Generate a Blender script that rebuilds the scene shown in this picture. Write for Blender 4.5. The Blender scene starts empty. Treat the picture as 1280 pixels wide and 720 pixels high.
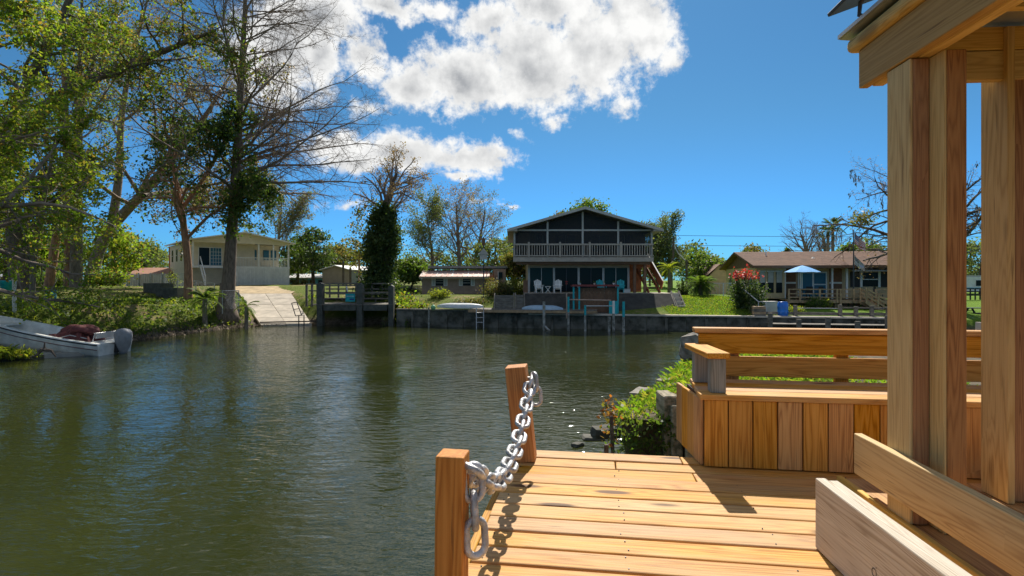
import bpy, bmesh, math, random
import numpy as np
from mathutils import Vector, Matrix

# ------------------------------------------------------------------ camera, sky, sun, exposure
SC = bpy.context.scene
F, CZ = 700.0, 3.3                      # focal length in photo pixels, eye height above the water
cam = bpy.data.cameras.new("camera")
cam.sensor_width = 36.0
cam.lens = 36.0 * F / 1280.0
cam.shift_y = -10.0 / 1280.0
cam.clip_start, cam.clip_end = 0.05, 5000.0
cam_o = bpy.data.objects.new("camera", cam)
cam_o.location = (0, 0, CZ)
cam_o.rotation_euler = (math.radians(90), 0, 0)
SC.collection.objects.link(cam_o)
SC.camera = cam_o

SUN_AZ, SUN_EL = math.radians(11.0), math.radians(45.0)     # azimuth to the right of +Y
EXPOSURE = 1.5
sun = bpy.data.lights.new("sun", 'SUN')
sun.energy, sun.angle, sun.color = 2.6, math.radians(0.53), (1.0, 0.94, 0.84)
sun_o = bpy.data.objects.new("sun", sun)
SUN_DIR = Vector((math.sin(SUN_AZ) * math.cos(SUN_EL), math.cos(SUN_AZ) * math.cos(SUN_EL), math.sin(SUN_EL)))
sun_o.rotation_euler = SUN_DIR.to_track_quat('Z', 'Y').to_euler()
sun_o.location = SUN_DIR * 60
SC.collection.objects.link(sun_o)

SC.view_settings.view_transform = 'Standard'
SC.view_settings.look = 'None'
SC.view_settings.exposure = EXPOSURE
SC.view_settings.gamma = 1.0
SC.view_settings.use_curve_mapping = False
SC.cycles.use_denoising = True
SC.cycles.max_bounces = 8
SC.cycles.transparent_max_bounces = 16
SC.cycles.sample_clamp_indirect = 6.0
SC.cycles.caustics_reflective = False
SC.cycles.caustics_refractive = False

class NT:                                # small node-tree writer
    def __init__(s, tree):
        s.t = tree
    def n(s, typ, ins=None, **kw):
        nd = s.t.nodes.new(typ)
        for k, v in kw.items():
            setattr(nd, k, v)
        for k, v in (ins or {}).items():
            sock = nd.inputs[k]
            if hasattr(v, 'is_output'):
                s.t.links.new(v, sock)
            elif isinstance(v, bpy.types.Node):
                s.t.links.new(v.outputs[0], sock)
            else:
                sock.default_value = v
        return nd
    def math(s, op, a, b=0.0, c=0.0, clamp=False):
        return s.n('ShaderNodeMath', {0: a, 1: b, 2: c}, operation=op, use_clamp=clamp).outputs[0]
    def vmath(s, op, a, b=(0, 0, 0)):
        return s.n('ShaderNodeVectorMath', {0: a, 1: b}, operation=op)
    def mix(s, fac, a, b, blend='MIX'):
        nd = s.n('ShaderNodeMix', None, data_type='RGBA', blend_type=blend)
        for i, v in ((0, fac), (6, a), (7, b)):
            if hasattr(v, 'is_output'):
                s.t.links.new(v, nd.inputs[i])
            else:
                nd.inputs[i].default_value = v if i == 0 or len(v) == 4 else (*v, 1)
        return nd.outputs[2]
    def ramp(s, fac, stops, interp='LINEAR'):
        nd = s.n('ShaderNodeValToRGB', {0: fac})
        cr = nd.color_ramp
        cr.interpolation = interp
        while len(cr.elements) < len(stops):
            cr.elements.new(0.5)
        for e, (p, c) in zip(cr.elements, stops):
            e.position = p
            e.color = (*c, 1) if not isinstance(c, (int, float)) else (c, c, c, 1)
        return nd.outputs[0]
    def smooth(s, x, lo, hi, olo=0.0, ohi=1.0):
        nd = s.n('ShaderNodeMapRange', {0: x, 1: lo, 2: hi, 3: olo, 4: ohi}, interpolation_type='SMOOTHSTEP')
        return nd.outputs[0]
    def noise(s, vec, scale, detail=4.0, rough=0.55, dist=0.0):
        return s.n('ShaderNodeTexNoise', {'Vector': vec, 'Scale': scale, 'Detail': detail, 'Roughness': rough, 'Distortion': dist}).outputs[0]

def make_world():
    w = bpy.data.worlds.new("World")
    SC.world = w
    w.use_nodes = True
    t = w.node_tree
    t.nodes.clear()
    N = NT(t)
    sky = N.n('ShaderNodeTexSky', None, sky_type='NISHITA', sun_disc=False, sun_elevation=SUN_EL, sun_rotation=SUN_AZ,
              altitude=0.0, air_density=1.0, dust_density=0.25, ozone_density=3.0)
    d = N.n('ShaderNodeTexCoord').outputs['Generated']
    sep = N.n('ShaderNodeSeparateXYZ', {0: d})
    tint = N.mix(N.smooth(sep.outputs[2], 0.0, 0.3), SKY_LOW, SKY_HIGH)     # the deep blue of the photograph's sky
    skyc = N.mix(1.0, sky.outputs[0], tint, 'MULTIPLY')
    az = N.math('ARCTAN2', sep.outputs[0], sep.outputs[1])
    el = N.math('ARCSINE', sep.outputs[2])
    ae = N.n('ShaderNodeCombineXYZ', {0: az, 1: el, 2: 0.0}).outputs[0]
    # cloud outlines are warped by noise of two sizes
    w1 = N.n('ShaderNodeTexNoise', {'Vector': ae, 'Scale': 9.0, 'Detail': 5.0, 'Roughness': 0.6})
    wv = N.vmath('SUBTRACT', w1.outputs[1], (0.5, 0.5, 0.5)).outputs[0]
    wv = N.n('ShaderNodeVectorMath', {0: wv, 'Scale': 0.085}, operation='SCALE').outputs[0]
    p = N.vmath('ADD', ae, wv).outputs[0]
    field = None
    for (a, e, ra, re) in CLOUDS:
        q = N.vmath('MULTIPLY', N.vmath('SUBTRACT', p, (a, e, 0)).outputs[0], (1 / ra, 1 / re, 0)).outputs[0]
        ln = N.vmath('LENGTH', q).outputs['Value']
        v = N.math('SUBTRACT', 1.0, ln)
        v = N.math('MULTIPLY', v, min(1.0, (ra * re) ** 0.5 / 0.06))      # small puffs stay thin
        field = v if field is None else N.math('SMOOTH_MAX', field, v, 0.10)
    # unseen cloud overhead and all round, added to brighten the shaded sides of things
    out = N.math('MAXIMUM', N.smooth(N.math('ABSOLUTE', az), 0.80, 1.0), N.smooth(el, 0.52, 0.70))
    rnd = N.math('MULTIPLY', N.math('SUBTRACT', N.noise(d, 2.3, 3.0, 0.5), 0.52), 5.0)
    rnd = N.math('ADD', rnd, N.smooth(el, 0.16, 0.04, 0.0, -3.0))
    field = N.math('MAXIMUM', field, N.math('ADD', rnd, N.math('MULTIPLY', N.math('SUBTRACT', out, 1.0), 6.0)))
    fb = N.noise(ae, 15.0, 9.0, 0.62)
    fbu = N.noise(N.vmath('ADD', ae, (0.006, 0.030, 0.0)).outputs[0], 15.0, 6.0, 0.60)
    fine = N.noise(ae, 60.0, 6.0, 0.68)
    edge = N.math('ADD', N.math('MULTIPLY', N.math('SUBTRACT', fb, 0.5), 1.1), N.math('MULTIPLY', N.math('SUBTRACT', fine, 0.5), 0.55))
    dens = N.math('ADD', field, edge)
    alpha = N.smooth(dens, -0.02, 0.46)
    # tops and rims catch the sun, thick bases are grey
    lit = N.math('MULTIPLY', N.math('SUBTRACT', fb, fbu), 1.7)
    n2 = N.noise(N.vmath('ADD', ae, (3.1, 7.7, 0.4)).outputs[0], 6.5, 4.0, 0.55)
    thick = N.math('MULTIPLY', N.smooth(dens, 0.35, 1.0), N.smooth(n2, 0.34, 0.66))
    shade = N.math('SUBTRACT', N.math('ADD', 0.86, lit), N.math('MULTIPLY', thick, 0.75), clamp=True)
    cl = N.mix(shade, (1.35, 1.41, 1.5), (3.5, 3.5, 3.45))
    col = N.mix(alpha, skyc, cl)
    bg = N.n('ShaderNodeBackground', {0: col, 1: 0.1})
    o = N.n('ShaderNodeOutputWorld', {0: bg.outputs[0]})
    try:
        w.cycles.sampling_method = 'MANUAL'
        w.cycles.sample_map_resolution = 1024
    except Exception:
        pass

def ang(px, py, rx, ry):                 # photo position of a cloud -> azimuth, elevation and angular radii
    a = math.atan2(px - 640, F)
    e = math.atan2((350 - py) * math.cos(a), F)
    return (a, e, rx / F * math.cos(a) ** 2, ry / F * math.cos(e) ** 2)
SKY_LOW, SKY_HIGH = (0.070, 0.228, 0.43), (0.112, 0.235, 0.297)
CLOUDS = [ang(*c) for c in (
    (518, 104, 56, 42), (585, 96, 86, 58), (665, 82, 96, 72), (745, 56, 92, 76), (795, 26, 58, 66), (690, 8, 90, 50), (610, 30, 60, 24), (830, 70, 24, 26),
    (400, 18, 66, 44), (456, 66, 42, 34), (396, 76, 38, 56), (462, 131, 36, 15), (484, 4, 62, 22), (545, 8, 44, 16), (350, 60, 76, 86),
    (505, 190, 94, 32), (596, 199, 64, 20), (450, 203, 60, 26), (575, 219, 50, 9), (420, 182, 60, 28),
    (652, 172, 14, 7), (624, 217, 12, 6), (432, 260, 30, 7), (607, 252, 28, 6), (640, 262, 26, 5), (688, 150, 24, 14), (780, 128, 22, 16),
    (600, -130, 260, 70), (300, -160, 200, 80))]
make_world()

# ------------------------------------------------------------------ helpers
COL = SC.collection
WM = {}                                   # world matrix of every object built so far
def at(px, py, Y):                        # photo pixel at a depth -> point in the place
    return Vector(((px - 640) / F * Y, Y, CZ - (py - 350) / F * Y))
def reg(o, mw, parent=None):
    COL.objects.link(o)
    if parent is not None:
        o.parent = parent
        o.matrix_basis = WM[parent.name].inverted() @ mw
    else:
        o.matrix_basis = mw
    WM[o.name] = mw
    return o
def tag(o, label=None, cat=None, group=None, kind=None):
    for k, v in (('label', label), ('category', cat), ('group', group), ('kind', kind)):
        if v:
            o[k] = v
    return o
def thing(name, label, cat, loc=(0, 0, 0), rz=0.0, group=None):
    o = bpy.data.objects.new(name, None)
    o.empty_display_size = 0.2
    reg(o, Matrix.Translation(Vector(loc)) @ Matrix.Rotation(rz, 4, 'Z'))
    return tag(o, label, cat, group)
def mesh_np(name, V, Q, smooth=False):
    V = np.asarray(V, dtype=np.float32).reshape(-1, 3)
    Q = np.asarray(Q, dtype=np.int32)
    k = Q.shape[1]
    me = bpy.data.meshes.new(name)
    me.vertices.add(len(V))
    me.vertices.foreach_set('co', V.ravel())
    me.loops.add(Q.size)
    me.loops.foreach_set('vertex_index', Q.ravel())
    me.polygons.add(len(Q))
    me.polygons.foreach_set('loop_start', np.arange(0, Q.size, k, dtype=np.int32))
    me.polygons.foreach_set('loop_total', np.full(len(Q), k, dtype=np.int32))
    if smooth:
        me.polygons.foreach_set('use_smooth', np.ones(len(Q), dtype=bool))
    me.update(calc_edges=True)
    return me
def mobj(name, me, mat, parent=None, mw=None, label=None):
    o = bpy.data.objects.new(name, me)
    if mat is not None and not me.materials:
        me.materials.append(mat)
    reg(o, mw if mw is not None else (WM[parent.name].copy() if parent is not None else Matrix.Identity(4)), parent)
    if label:
        o['label'] = label
    return o
class MB:                                 # collects shapes for ONE mesh, in the parent's local axes
    def __init__(s):
        s.v, s.f, s.m = [], [], []
    def add(s, vs, fs, mi=0):
        b = len(s.v)
        s.v.extend([tuple(v) for v in vs])
        for f in fs:
            s.f.append(tuple(b + i for i in f))
            s.m.append(mi)
        return s
    def box(s, x0, x1, y0, y1, z0, z1, mi=0):
        return s.add([(x0, y0, z0), (x1, y0, z0), (x1, y1, z0), (x0, y1, z0), (x0, y0, z1), (x1, y0, z1), (x1, y1, z1), (x0, y1, z1)],
                     [(3, 2, 1, 0), (4, 5, 6, 7), (0, 1, 5, 4), (1, 2, 6, 5), (2, 3, 7, 6), (3, 0, 4, 7)], mi)
    def bar(s, p, q, w, h, up=(0, 0, 1), mi=0):
        p, q, up = Vector(p), Vector(q), Vector(up)
        d = (q - p).normalized()
        if abs(d.dot(up)) > 0.98:
            up = Vector((0, 1, 0))
        a = d.cross(up).normalized() * w * 0.5
        b = a.cross(d).normalized() * h * 0.5
        vs = [p - a - b, p + a - b, p + a + b, p - a + b, q - a - b, q + a - b, q + a + b, q - a + b]
        return s.add(vs, [(0, 1, 2, 3), (7, 6, 5, 4), (0, 4, 5, 1), (1, 5, 6, 2), (2, 6, 7, 3), (3, 7, 4, 0)], mi)
    def tube(s, pts, rad, sides=8, cap=True, mi=0):
        pts = [Vector(p) for p in pts]
        if isinstance(rad, (int, float)):
            rad = [rad] * len(pts)
        vs, fs = [], []
        n = None
        for i, p in enumerate(pts):
            d = (pts[min(i + 1, len(pts) - 1)] - pts[max(i - 1, 0)]).normalized()
            if n is None:
                n = d.orthogonal().normalized()
            n = (n - d * n.dot(d))
            n = n.normalized() if n.length > 1e-6 else d.orthogonal().normalized()
            m = d.cross(n)
            for k in range(sides):
                a = 2 * math.pi * k / sides
                vs.append(p + (n * math.cos(a) + m * math.sin(a)) * rad[i])
        for i in range(len(pts) - 1):
            for k in range(sides):
                k2 = (k + 1) % sides
                fs.append((i * sides + k, i * sides + k2, (i + 1) * sides + k2, (i + 1) * sides + k))
        if cap:
            fs.append(tuple(reversed(range(sides))))
            fs.append(tuple((len(pts) - 1) * sides + k for k in range(sides)))
        return s.add(vs, fs, mi)
    def lathe(s, prof, c=(0, 0, 0), sides=20, mi=0):
        vs, fs = [], []
        for (r, z) in prof:
            for k in range(sides):
                a = 2 * math.pi * k / sides
                vs.append((c[0] + r * math.cos(a), c[1] + r * math.sin(a), c[2] + z))
        for i in range(len(prof) - 1):
            for k in range(sides):
                k2 = (k + 1) % sides
                fs.append((i * sides + k, i * sides + k2, (i + 1) * sides + k2, (i + 1) * sides + k))
        fs.append(tuple(reversed(range(sides))))
        fs.append(tuple((len(prof) - 1) * sides + k for k in range(sides)))
        return s.add(vs, fs, mi)
    def prism(s, poly, axis, a0, a1, mi=0):   # polygon extruded along an axis; poly holds the two other coordinates in x,y,z order
        n = len(poly)
        def pt(u, v, w):
            return {'x': (w, u, v), 'y': (u, w, v), 'z': (u, v, w)}[axis]
        vs = [pt(u, v, a0) for u, v in poly] + [pt(u, v, a1) for u, v in poly]
        fs = [tuple(range(n)), tuple(reversed(range(n, 2 * n)))]
        fs += [(i, i + n, (i + 1) % n + n, (i + 1) % n) for i in range(n)]
        return s.add(vs, fs, mi)
    def mesh(s, name, smooth=False):
        me = bpy.data.meshes.new(name)
        me.from_pydata(s.v, [], s.f)
        bm = bmesh.new()
        bm.from_mesh(me)
        bmesh.ops.recalc_face_normals(bm, faces=bm.faces)
        bm.to_mesh(me)
        bm.free()
        if any(s.m):
            me.polygons.foreach_set('material_index', s.m)
        if smooth:
            me.polygons.foreach_set('use_smooth', [True] * len(me.polygons))
        me.update()
        return me
    def build(s, name, mat, parent=None, smooth=False, world=False, label=None, mw=None):
        me = s.mesh(name, smooth)
        if isinstance(mat, (list, tuple)):
            for m in mat:
                me.materials.append(m)
            mat = None
        if world and parent is not None:
            me.transform(WM[parent.name].inverted())
        return mobj(name, me, mat, parent, mw, label)
def bx(parent, name, x0, x1, y0, y1, z0, z1, mat, label=None):
    return MB().box(x0, x1, y0, y1, z0, z1).build(name, mat, parent, label=label)
def br(parent, name, p, q, w, h, mat, up=(0, 0, 1), label=None):
    return MB().bar(p, q, w, h, up).build(name, mat, parent, label=label)
def plank(name, p, q, w, h, mat, parent=None, up=(0, 0, 1), bevel=0.004, label=None, seg=1, jit=None):
    """A sawn board from end centre p to end centre q (world); its own X runs along the grain."""
    p, q, up = Vector(p), Vector(q), Vector(up)
    L = (q - p).length
    d = (q - p) / L
    if abs(d.dot(up)) > 0.99:
        up = Vector((0, 1, 0)) if abs(d.y) < 0.9 else Vector((1, 0, 0))
    y = up.cross(d).normalized()
    z = d.cross(y).normalized()
    mw = Matrix(((d.x, y.x, z.x, (p.x + q.x) / 2), (d.y, y.y, z.y, (p.y + q.y) / 2), (d.z, y.z, z.z, (p.z + q.z) / 2), (0, 0, 0, 1)))
    bm = bmesh.new()
    bmesh.ops.create_cube(bm, size=1.0)
    for v in bm.verts:
        v.co = Vector((v.co.x * L, v.co.y * w, v.co.z * h))
        if jit:
            v.co += Vector([jit.uniform(-1, 1) * 0.002 for _ in range(3)])
    if bevel:
        bmesh.ops.bevel(bm, geom=bm.edges[:], offset=min(bevel, h * 0.4, w * 0.4), segments=seg, affect='EDGES', profile=0.5)
    me = bpy.data.meshes.new(name)
    bm.to_mesh(me)
    bm.free()
    return mobj(name, me, mat, parent, mw, label)
def dup(root, loc, rz, label=None, group=None, scale=None):
    r = root.copy()
    COL.objects.link(r)
    mw = Matrix.Translation(Vector(loc)) @ Matrix.Rotation(rz, 4, 'Z')
    if scale:
        mw = mw @ Matrix.Diagonal((*scale, 1)) if isinstance(scale, (tuple, list)) else mw @ Matrix.Scale(scale, 4)
    r.matrix_basis = mw
    WM[r.name] = mw
    if label:
        r['label'] = label
    if group:
        r['group'] = group
    def kids(src, dst):
        for ch in [o for o in COL.objects if o.parent == src]:
            c = ch.copy()
            COL.objects.link(c)
            c.parent = dst
            WM[c.name] = WM[dst.name] @ ch.matrix_basis
            kids(ch, c)
    kids(root, r)
    return r

# ------------------------------------------------------------------ materials
MATS = {}
def newmat(name):
    m = bpy.data.materials.new(name)
    m.use_nodes = True
    m.node_tree.nodes.clear()
    MATS[name] = m
    return m, NT(m.node_tree)
def c4(c):
    return (*c, 1.0)
def pm(name, col, rough=0.7, var=0.18, scale=5.0, bump=0.15, bscale=40.0, spec=0.3, metal=0.0, col2=None, stretch=(1, 1, 1), objvar=0.12, coat=0.0):
    m, N = newmat(name)
    tc = N.n('ShaderNodeTexCoord').outputs['Object']
    oi = N.n('ShaderNodeObjectInfo').outputs['Random']
    off = N.n('ShaderNodeVectorMath', {0: (13.0, 27.0, 41.0)}, operation='SCALE')
    N.t.links.new(oi, off.inputs['Scale'])
    v = N.vmath('MULTIPLY', N.vmath('ADD', tc, off.outputs[0]).outputs[0], stretch).outputs[0]
    n1 = N.noise(v, scale, 6.0, 0.6)
    dark = tuple(x * (1 - var) for x in col) if col2 is None else col2
    lite = tuple(min(1, x * (1 + var)) for x in col)
    c = N.mix(N.smooth(n1, 0.3, 0.7), dark, lite)
    hs = N.n('ShaderNodeHueSaturation', {'Color': c, 'Value': N.math('ADD', 1 - objvar / 2, N.math('MULTIPLY', oi, objvar))})
    n2 = N.noise(v, bscale, 4.0, 0.6)
    bm_ = N.n('ShaderNodeBump', {'Strength': bump, 'Distance': 0.02, 'Height': n2})
    b = N.n('ShaderNodeBsdfPrincipled', {'Base Color': hs.outputs[0], 'Roughness': rough, 'Metallic': metal, 'Specular IOR Level': spec, 'Normal': bm_.outputs[0], 'Coat Weight': coat})
    N.n('ShaderNodeOutputMaterial', {0: b.outputs[0]})
    return m
def wood(name, a, b, c, knots=1.0, rough=0.62, grey=0.0, ring=1.0, varv=0.26):
    """Sawn softwood: long growth-ring bands along local X, fine fibres, a few knots; every board differs."""
    m, N = newmat(name)
    tc = N.n('ShaderNodeTexCoord').outputs['Object']
    oi = N.n('ShaderNodeObjectInfo').outputs['Random']
    off = N.n('ShaderNodeVectorMath', {0: (37.0, 11.0, 23.0)}, operation='SCALE')
    N.t.links.new(oi, off.inputs['Scale'])
    p = N.vmath('ADD', tc, off.outputs[0]).outputs[0]
    # knots bend the grain around them
    kv = N.vmath('MULTIPLY', p, (1.7, 6.5, 6.5)).outputs[0]
    vor = N.n('ShaderNodeTexVoronoi', {'Vector': kv, 'Scale': 1.0, 'Randomness': 1.0}, feature='F1')
    sel = N.math('GREATER_THAN', N.n('ShaderNodeSeparateColor', {0: vor.outputs['Color']}).outputs[0], 0.55)
    kd = N.math('MULTIPLY', N.smooth(vor.outputs['Distance'], 0.21, 0.10), N.math('MULTIPLY', sel, knots))
    swirl = N.math('MULTIPLY', N.smooth(vor.outputs['Distance'], 0.6, 0.0), sel)
    gv = N.vmath('MULTIPLY', p, (0.42, 10.0, 10.0)).outputs[0]
    gn = N.n('ShaderNodeTexNoise', {'Vector': gv, 'Scale': 1.6, 'Detail': 2.0, 'Roughness': 0.45})
    h = N.math('ADD', N.math('MULTIPLY', gn.outputs[0], 9.0 * ring), N.math('MULTIPLY', swirl, 1.6))
    tri = N.math('ABSOLUTE', N.math('SUBTRACT', N.math('FRACT', h), 0.5))
    fib = N.noise(N.vmath('MULTIPLY', p, (5.0, 190.0, 190.0)).outputs[0], 1.0, 4.0, 0.7)
    band = N.math('ADD', N.math('MULTIPLY', tri, 1.5), N.math('MULTIPLY', N.math('SUBTRACT', fib, 0.5), 0.7))
    col = N.ramp(band, [(0.02, a), (0.30, b), (0.75, c)])
    blotch = N.noise(N.vmath('MULTIPLY', p, (0.9, 3.5, 3.5)).outputs[0], 1.5, 4.0, 0.6)
    col = N.mix(N.smooth(blotch, 0.25, 0.75), col, N.mix(0.55, col, c))
    if grey:
        gr = N.math('MULTIPLY', N.smooth(N.math('ADD', blotch, N.math('MULTIPLY', N.math('SUBTRACT', fib, 0.5), 0.8)), 0.35, 0.65), grey)
        col = N.mix(gr, col, (0.42, 0.38, 0.33))
    col = N.mix(kd, col, (0.10, 0.045, 0.018))
    # small dark splits and scuffs
    sp = N.noise(N.vmath('MULTIPLY', p, (3.0, 60.0, 60.0)).outputs[0], 1.0, 2.0, 0.5)
    col = N.mix(N.smooth(sp, 0.66, 0.76, 0.0, 0.6), col, (0.12, 0.06, 0.025))
    hs = N.n('ShaderNodeHueSaturation', {'Color': col, 'Hue': N.math('ADD', 0.4975, N.math('MULTIPLY', oi, 0.006)),
             'Saturation': N.math('ADD', 0.88, N.math('MULTIPLY', N.math('FRACT', N.math('MULTIPLY', oi, 7.3)), 0.25)),
             'Value': N.math('ADD', 1.02 - varv / 2, N.math('MULTIPLY', N.math('FRACT', N.math('MULTIPLY', oi, 3.7)), varv))})
    bh = N.math('ADD', N.math('MULTIPLY', fib, 1.0), N.math('MULTIPLY', tri, 0.6))
    bmp = N.n('ShaderNodeBump', {'Strength': 0.28, 'Distance': 0.003, 'Height': bh})
    bs = N.n('ShaderNodeBsdfPrincipled', {'Base Color': hs.outputs[0], 'Roughness': rough, 'Specular IOR Level': 0.16, 'Normal': bmp.outputs[0]})
    N.n('ShaderNodeOutputMaterial', {0: bs.outputs[0]})
    return m
def leafmat(name, cols, trans=0.45, rough=0.55, gloss=0.3):
    """Leaves: every leaf takes its own tint, light shines through from behind."""
    m, N = newmat(name)
    r = N.n('ShaderNodeNewGeometry').outputs['Random Per Island']
    n = len(cols)
    col = N.ramp(r, [((i + 0.5) / n, c) for i, c in enumerate(cols)])
    bs = N.n('ShaderNodeBsdfPrincipled', {'Base Color': col, 'Roughness': rough, 'Specular IOR Level': gloss})
    tcol = N.mix(1.0, col, (2.3, 2.3, 0.9), 'MULTIPLY')
    tr = N.n('ShaderNodeBsdfTranslucent', {0: tcol})
    mx = N.n('ShaderNodeMixShader', {0: trans, 1: bs.outputs[0], 2: tr.outputs[0]})
    N.n('ShaderNodeOutputMaterial', {0: mx.outputs[0]})
    return m
def glassmat(name, col, rough=0.12):
    m, N = newmat(name)
    bs = N.n('ShaderNodeBsdfPrincipled', {'Base Color': c4(col), 'Roughness': rough, 'Specular IOR Level': 0.09})
    N.n('ShaderNodeOutputMaterial', {0: bs.outputs[0]})
    return m
def screenmat(name, col, op):             # insect screen: dark mesh that lets part of the view through
    m, N = newmat(name)
    d = N.n('ShaderNodeBsdfPrincipled', {'Base Color': c4(col), 'Roughness': 0.8, 'Specular IOR Level': 0.15})
    t = N.n('ShaderNodeBsdfTransparent')
    mx = N.n('ShaderNodeMixShader', {0: op, 1: t.outputs[0], 2: d.outputs[0]})
    N.n('ShaderNodeOutputMaterial', {0: mx.outputs[0]})
    return m

W_DECK = wood('deck_pine', (0.34, 0.148, 0.034), (0.50, 0.245, 0.060), (0.60, 0.330, 0.092), 0.95, grey=0.2, varv=0.2)
W_BENCH = wood('bench_cedar', (0.32, 0.13, 0.030), (0.50, 0.235, 0.058), (0.60, 0.315, 0.09), 1.0, varv=0.2)
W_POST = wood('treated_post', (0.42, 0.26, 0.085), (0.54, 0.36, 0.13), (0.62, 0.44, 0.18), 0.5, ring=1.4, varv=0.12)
W_POST_SHADED = wood('shaded_post_side', (0.21, 0.080, 0.026), (0.34, 0.145, 0.045), (0.43, 0.20, 0.066), 0.3, ring=1.6, varv=0.12)  # darker, redder post wood: shade of the near faces put into the colour
W_YEL = wood('fresh_yellow_pine', (0.45, 0.26, 0.08), (0.60, 0.39, 0.14), (0.69, 0.48, 0.19), 0.6, ring=1.0)
W_GREY = wood('weathered_pine', (0.34, 0.27, 0.20), (0.52, 0.44, 0.34), (0.64, 0.57, 0.47), 0.8, grey=0.5, ring=1.8)
W_BEAM = wood('brown_roof_beam', (0.26, 0.155, 0.06), (0.36, 0.225, 0.09), (0.44, 0.29, 0.125), 0.7, ring=1.1)
W_ARM = wood('grey_treated', (0.15, 0.15, 0.125), (0.23, 0.23, 0.205), (0.30, 0.30, 0.275), 0.3)
W_ORNG = wood('orange_mooring_post', (0.36, 0.12, 0.020), (0.50, 0.19, 0.036), (0.60, 0.25, 0.055), 0.5)
W_OLD = pm('old_dock_wood', (0.16, 0.145, 0.12), 0.85, 0.35, 3.0, 0.4, 30.0, stretch=(1, 1, 3))
W_OLDG = pm('green_dock_paint', (0.085, 0.088, 0.075), 0.75, 0.3, 3.0, 0.3, 30.0)
W_TAN = pm('tan_deck_lumber', (0.36, 0.25, 0.15), 0.8, 0.25, 4.0, 0.3)
W_ROT = pm('rotten_retaining_timber', (0.30, 0.25, 0.18), 0.9, 0.5, 6.0, 0.7, 26.0, col2=(0.12, 0.12, 0.07), stretch=(3, 3, 0.6))
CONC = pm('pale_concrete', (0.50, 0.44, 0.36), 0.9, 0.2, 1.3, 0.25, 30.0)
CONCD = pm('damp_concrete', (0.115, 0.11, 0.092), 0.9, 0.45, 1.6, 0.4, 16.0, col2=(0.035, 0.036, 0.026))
REVET = pm('dark_revetment', (0.05, 0.048, 0.042), 0.9, 0.3, 2.5, 0.3)
WHITE = pm('white_paint', (0.74, 0.72, 0.68), 0.55, 0.08, 3.0, 0.05)
CREAM = pm('cream_siding', (0.70, 0.62, 0.46), 0.7, 0.07, 2.0, 0.08)
TAUPE = pm('taupe_trim', (0.40, 0.35, 0.30), 0.65, 0.12, 3.0, 0.06)
GREYTRIM = pm('grey_trim', (0.46, 0.45, 0.43), 0.6, 0.1, 3.0, 0.06)
PINK = pm('pink_stucco', (0.42, 0.29, 0.22), 0.85, 0.12, 3.0, 0.15)
TANW = pm('tan_wall', (0.55, 0.41, 0.24), 0.8, 0.08, 3.0, 0.08)
BROWN = pm('brown_panel', (0.16, 0.09, 0.055), 0.75, 0.2, 4.0, 0.1)
SHINGLE = pm('brown_shingles', (0.17, 0.095, 0.062), 0.9, 0.25, 2.0, 0.5, 18.0)
ROOFG = pm('grey_roof_edge', (0.26, 0.27, 0.27), 0.7, 0.15, 3.0, 0.1)
TINRED = pm('rusty_tin_roof', (0.45, 0.22, 0.16), 0.6, 0.3, 1.5, 0.1, col2=(0.62, 0.50, 0.42))
BLUEW = pm('blue_siding', (0.12, 0.42, 0.58), 0.7, 0.1, 3.0, 0.05)
SHEDT = pm('shed_tan', (0.40, 0.32, 0.235), 0.75, 0.08, 3.0, 0.05)
SHEDG = pm('shed_grey', (0.30, 0.29, 0.28), 0.75, 0.1, 3.0, 0.05)
TURQ = pm('turquoise_paint', (0.02, 0.36, 0.40), 0.5, 0.2, 5.0, 0.1)
ORANGEP = pm('red_stained_wood', (0.38, 0.12, 0.05), 0.7, 0.25, 4.0, 0.2)
REDTOP = pm('red_brown_counter', (0.20, 0.045, 0.04), 0.6, 0.3, 5.0, 0.1)
BLUEP = pm('blue_plastic', (0.01, 0.16, 0.60), 0.35, 0.12, 3.0, 0.03, spec=0.5)
CANVAS = pm('blue_canvas', (0.16, 0.42, 0.78), 0.8, 0.1, 6.0, 0.1)
GALV = pm('galvanised_steel', (0.50, 0.50, 0.51), 0.38, 0.28, 22.0, 0.35, 90.0, spec=0.45, metal=0.25, col2=(0.30, 0.295, 0.285), objvar=0.25)
DKMETAL = pm('dark_metal', (0.05, 0.05, 0.055), 0.4, 0.2, 8.0, 0.05, spec=0.5, metal=0.3)
BLACK = pm('black_plastic', (0.02, 0.02, 0.022), 0.5, 0.2, 6.0, 0.05)
PANELM = pm('solar_glass', (0.02, 0.02, 0.026), 0.4, 0.1, 6.0, 0.0, spec=0.6)
ROOFMET = pm('roof_metal', (0.42, 0.43, 0.44), 0.35, 0.12, 4.0, 0.05, metal=0.6)
GELCOAT = pm('boat_gelcoat', (0.74, 0.74, 0.70), 0.35, 0.12, 2.0, 0.03, spec=0.5, col2=(0.56, 0.56, 0.52))
MAROON = pm('maroon_cover', (0.15, 0.045, 0.042), 0.75, 0.3, 5.0, 0.4, 14.0)
GREYCOV = pm('grey_motor_cover', (0.26, 0.265, 0.28), 0.75, 0.12, 6.0, 0.4, 16.0)
KAYAKW = pm('white_hull', (0.62, 0.63, 0.62), 0.4, 0.12, 3.0, 0.05, spec=0.5)
KAYAKB = pm('pale_blue_hull', (0.30, 0.42, 0.52), 0.4, 0.12, 3.0, 0.05, spec=0.5)
BARK = pm('grey_bark', (0.20, 0.165, 0.13), 0.95, 0.4, 5.0, 0.9, 16.0, stretch=(2.5, 2.5, 0.5))
BARKD = pm('dark_bark', (0.125, 0.098, 0.078), 0.95, 0.4, 5.0, 0.9, 16.0, stretch=(2.5, 2.5, 0.5))
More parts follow.
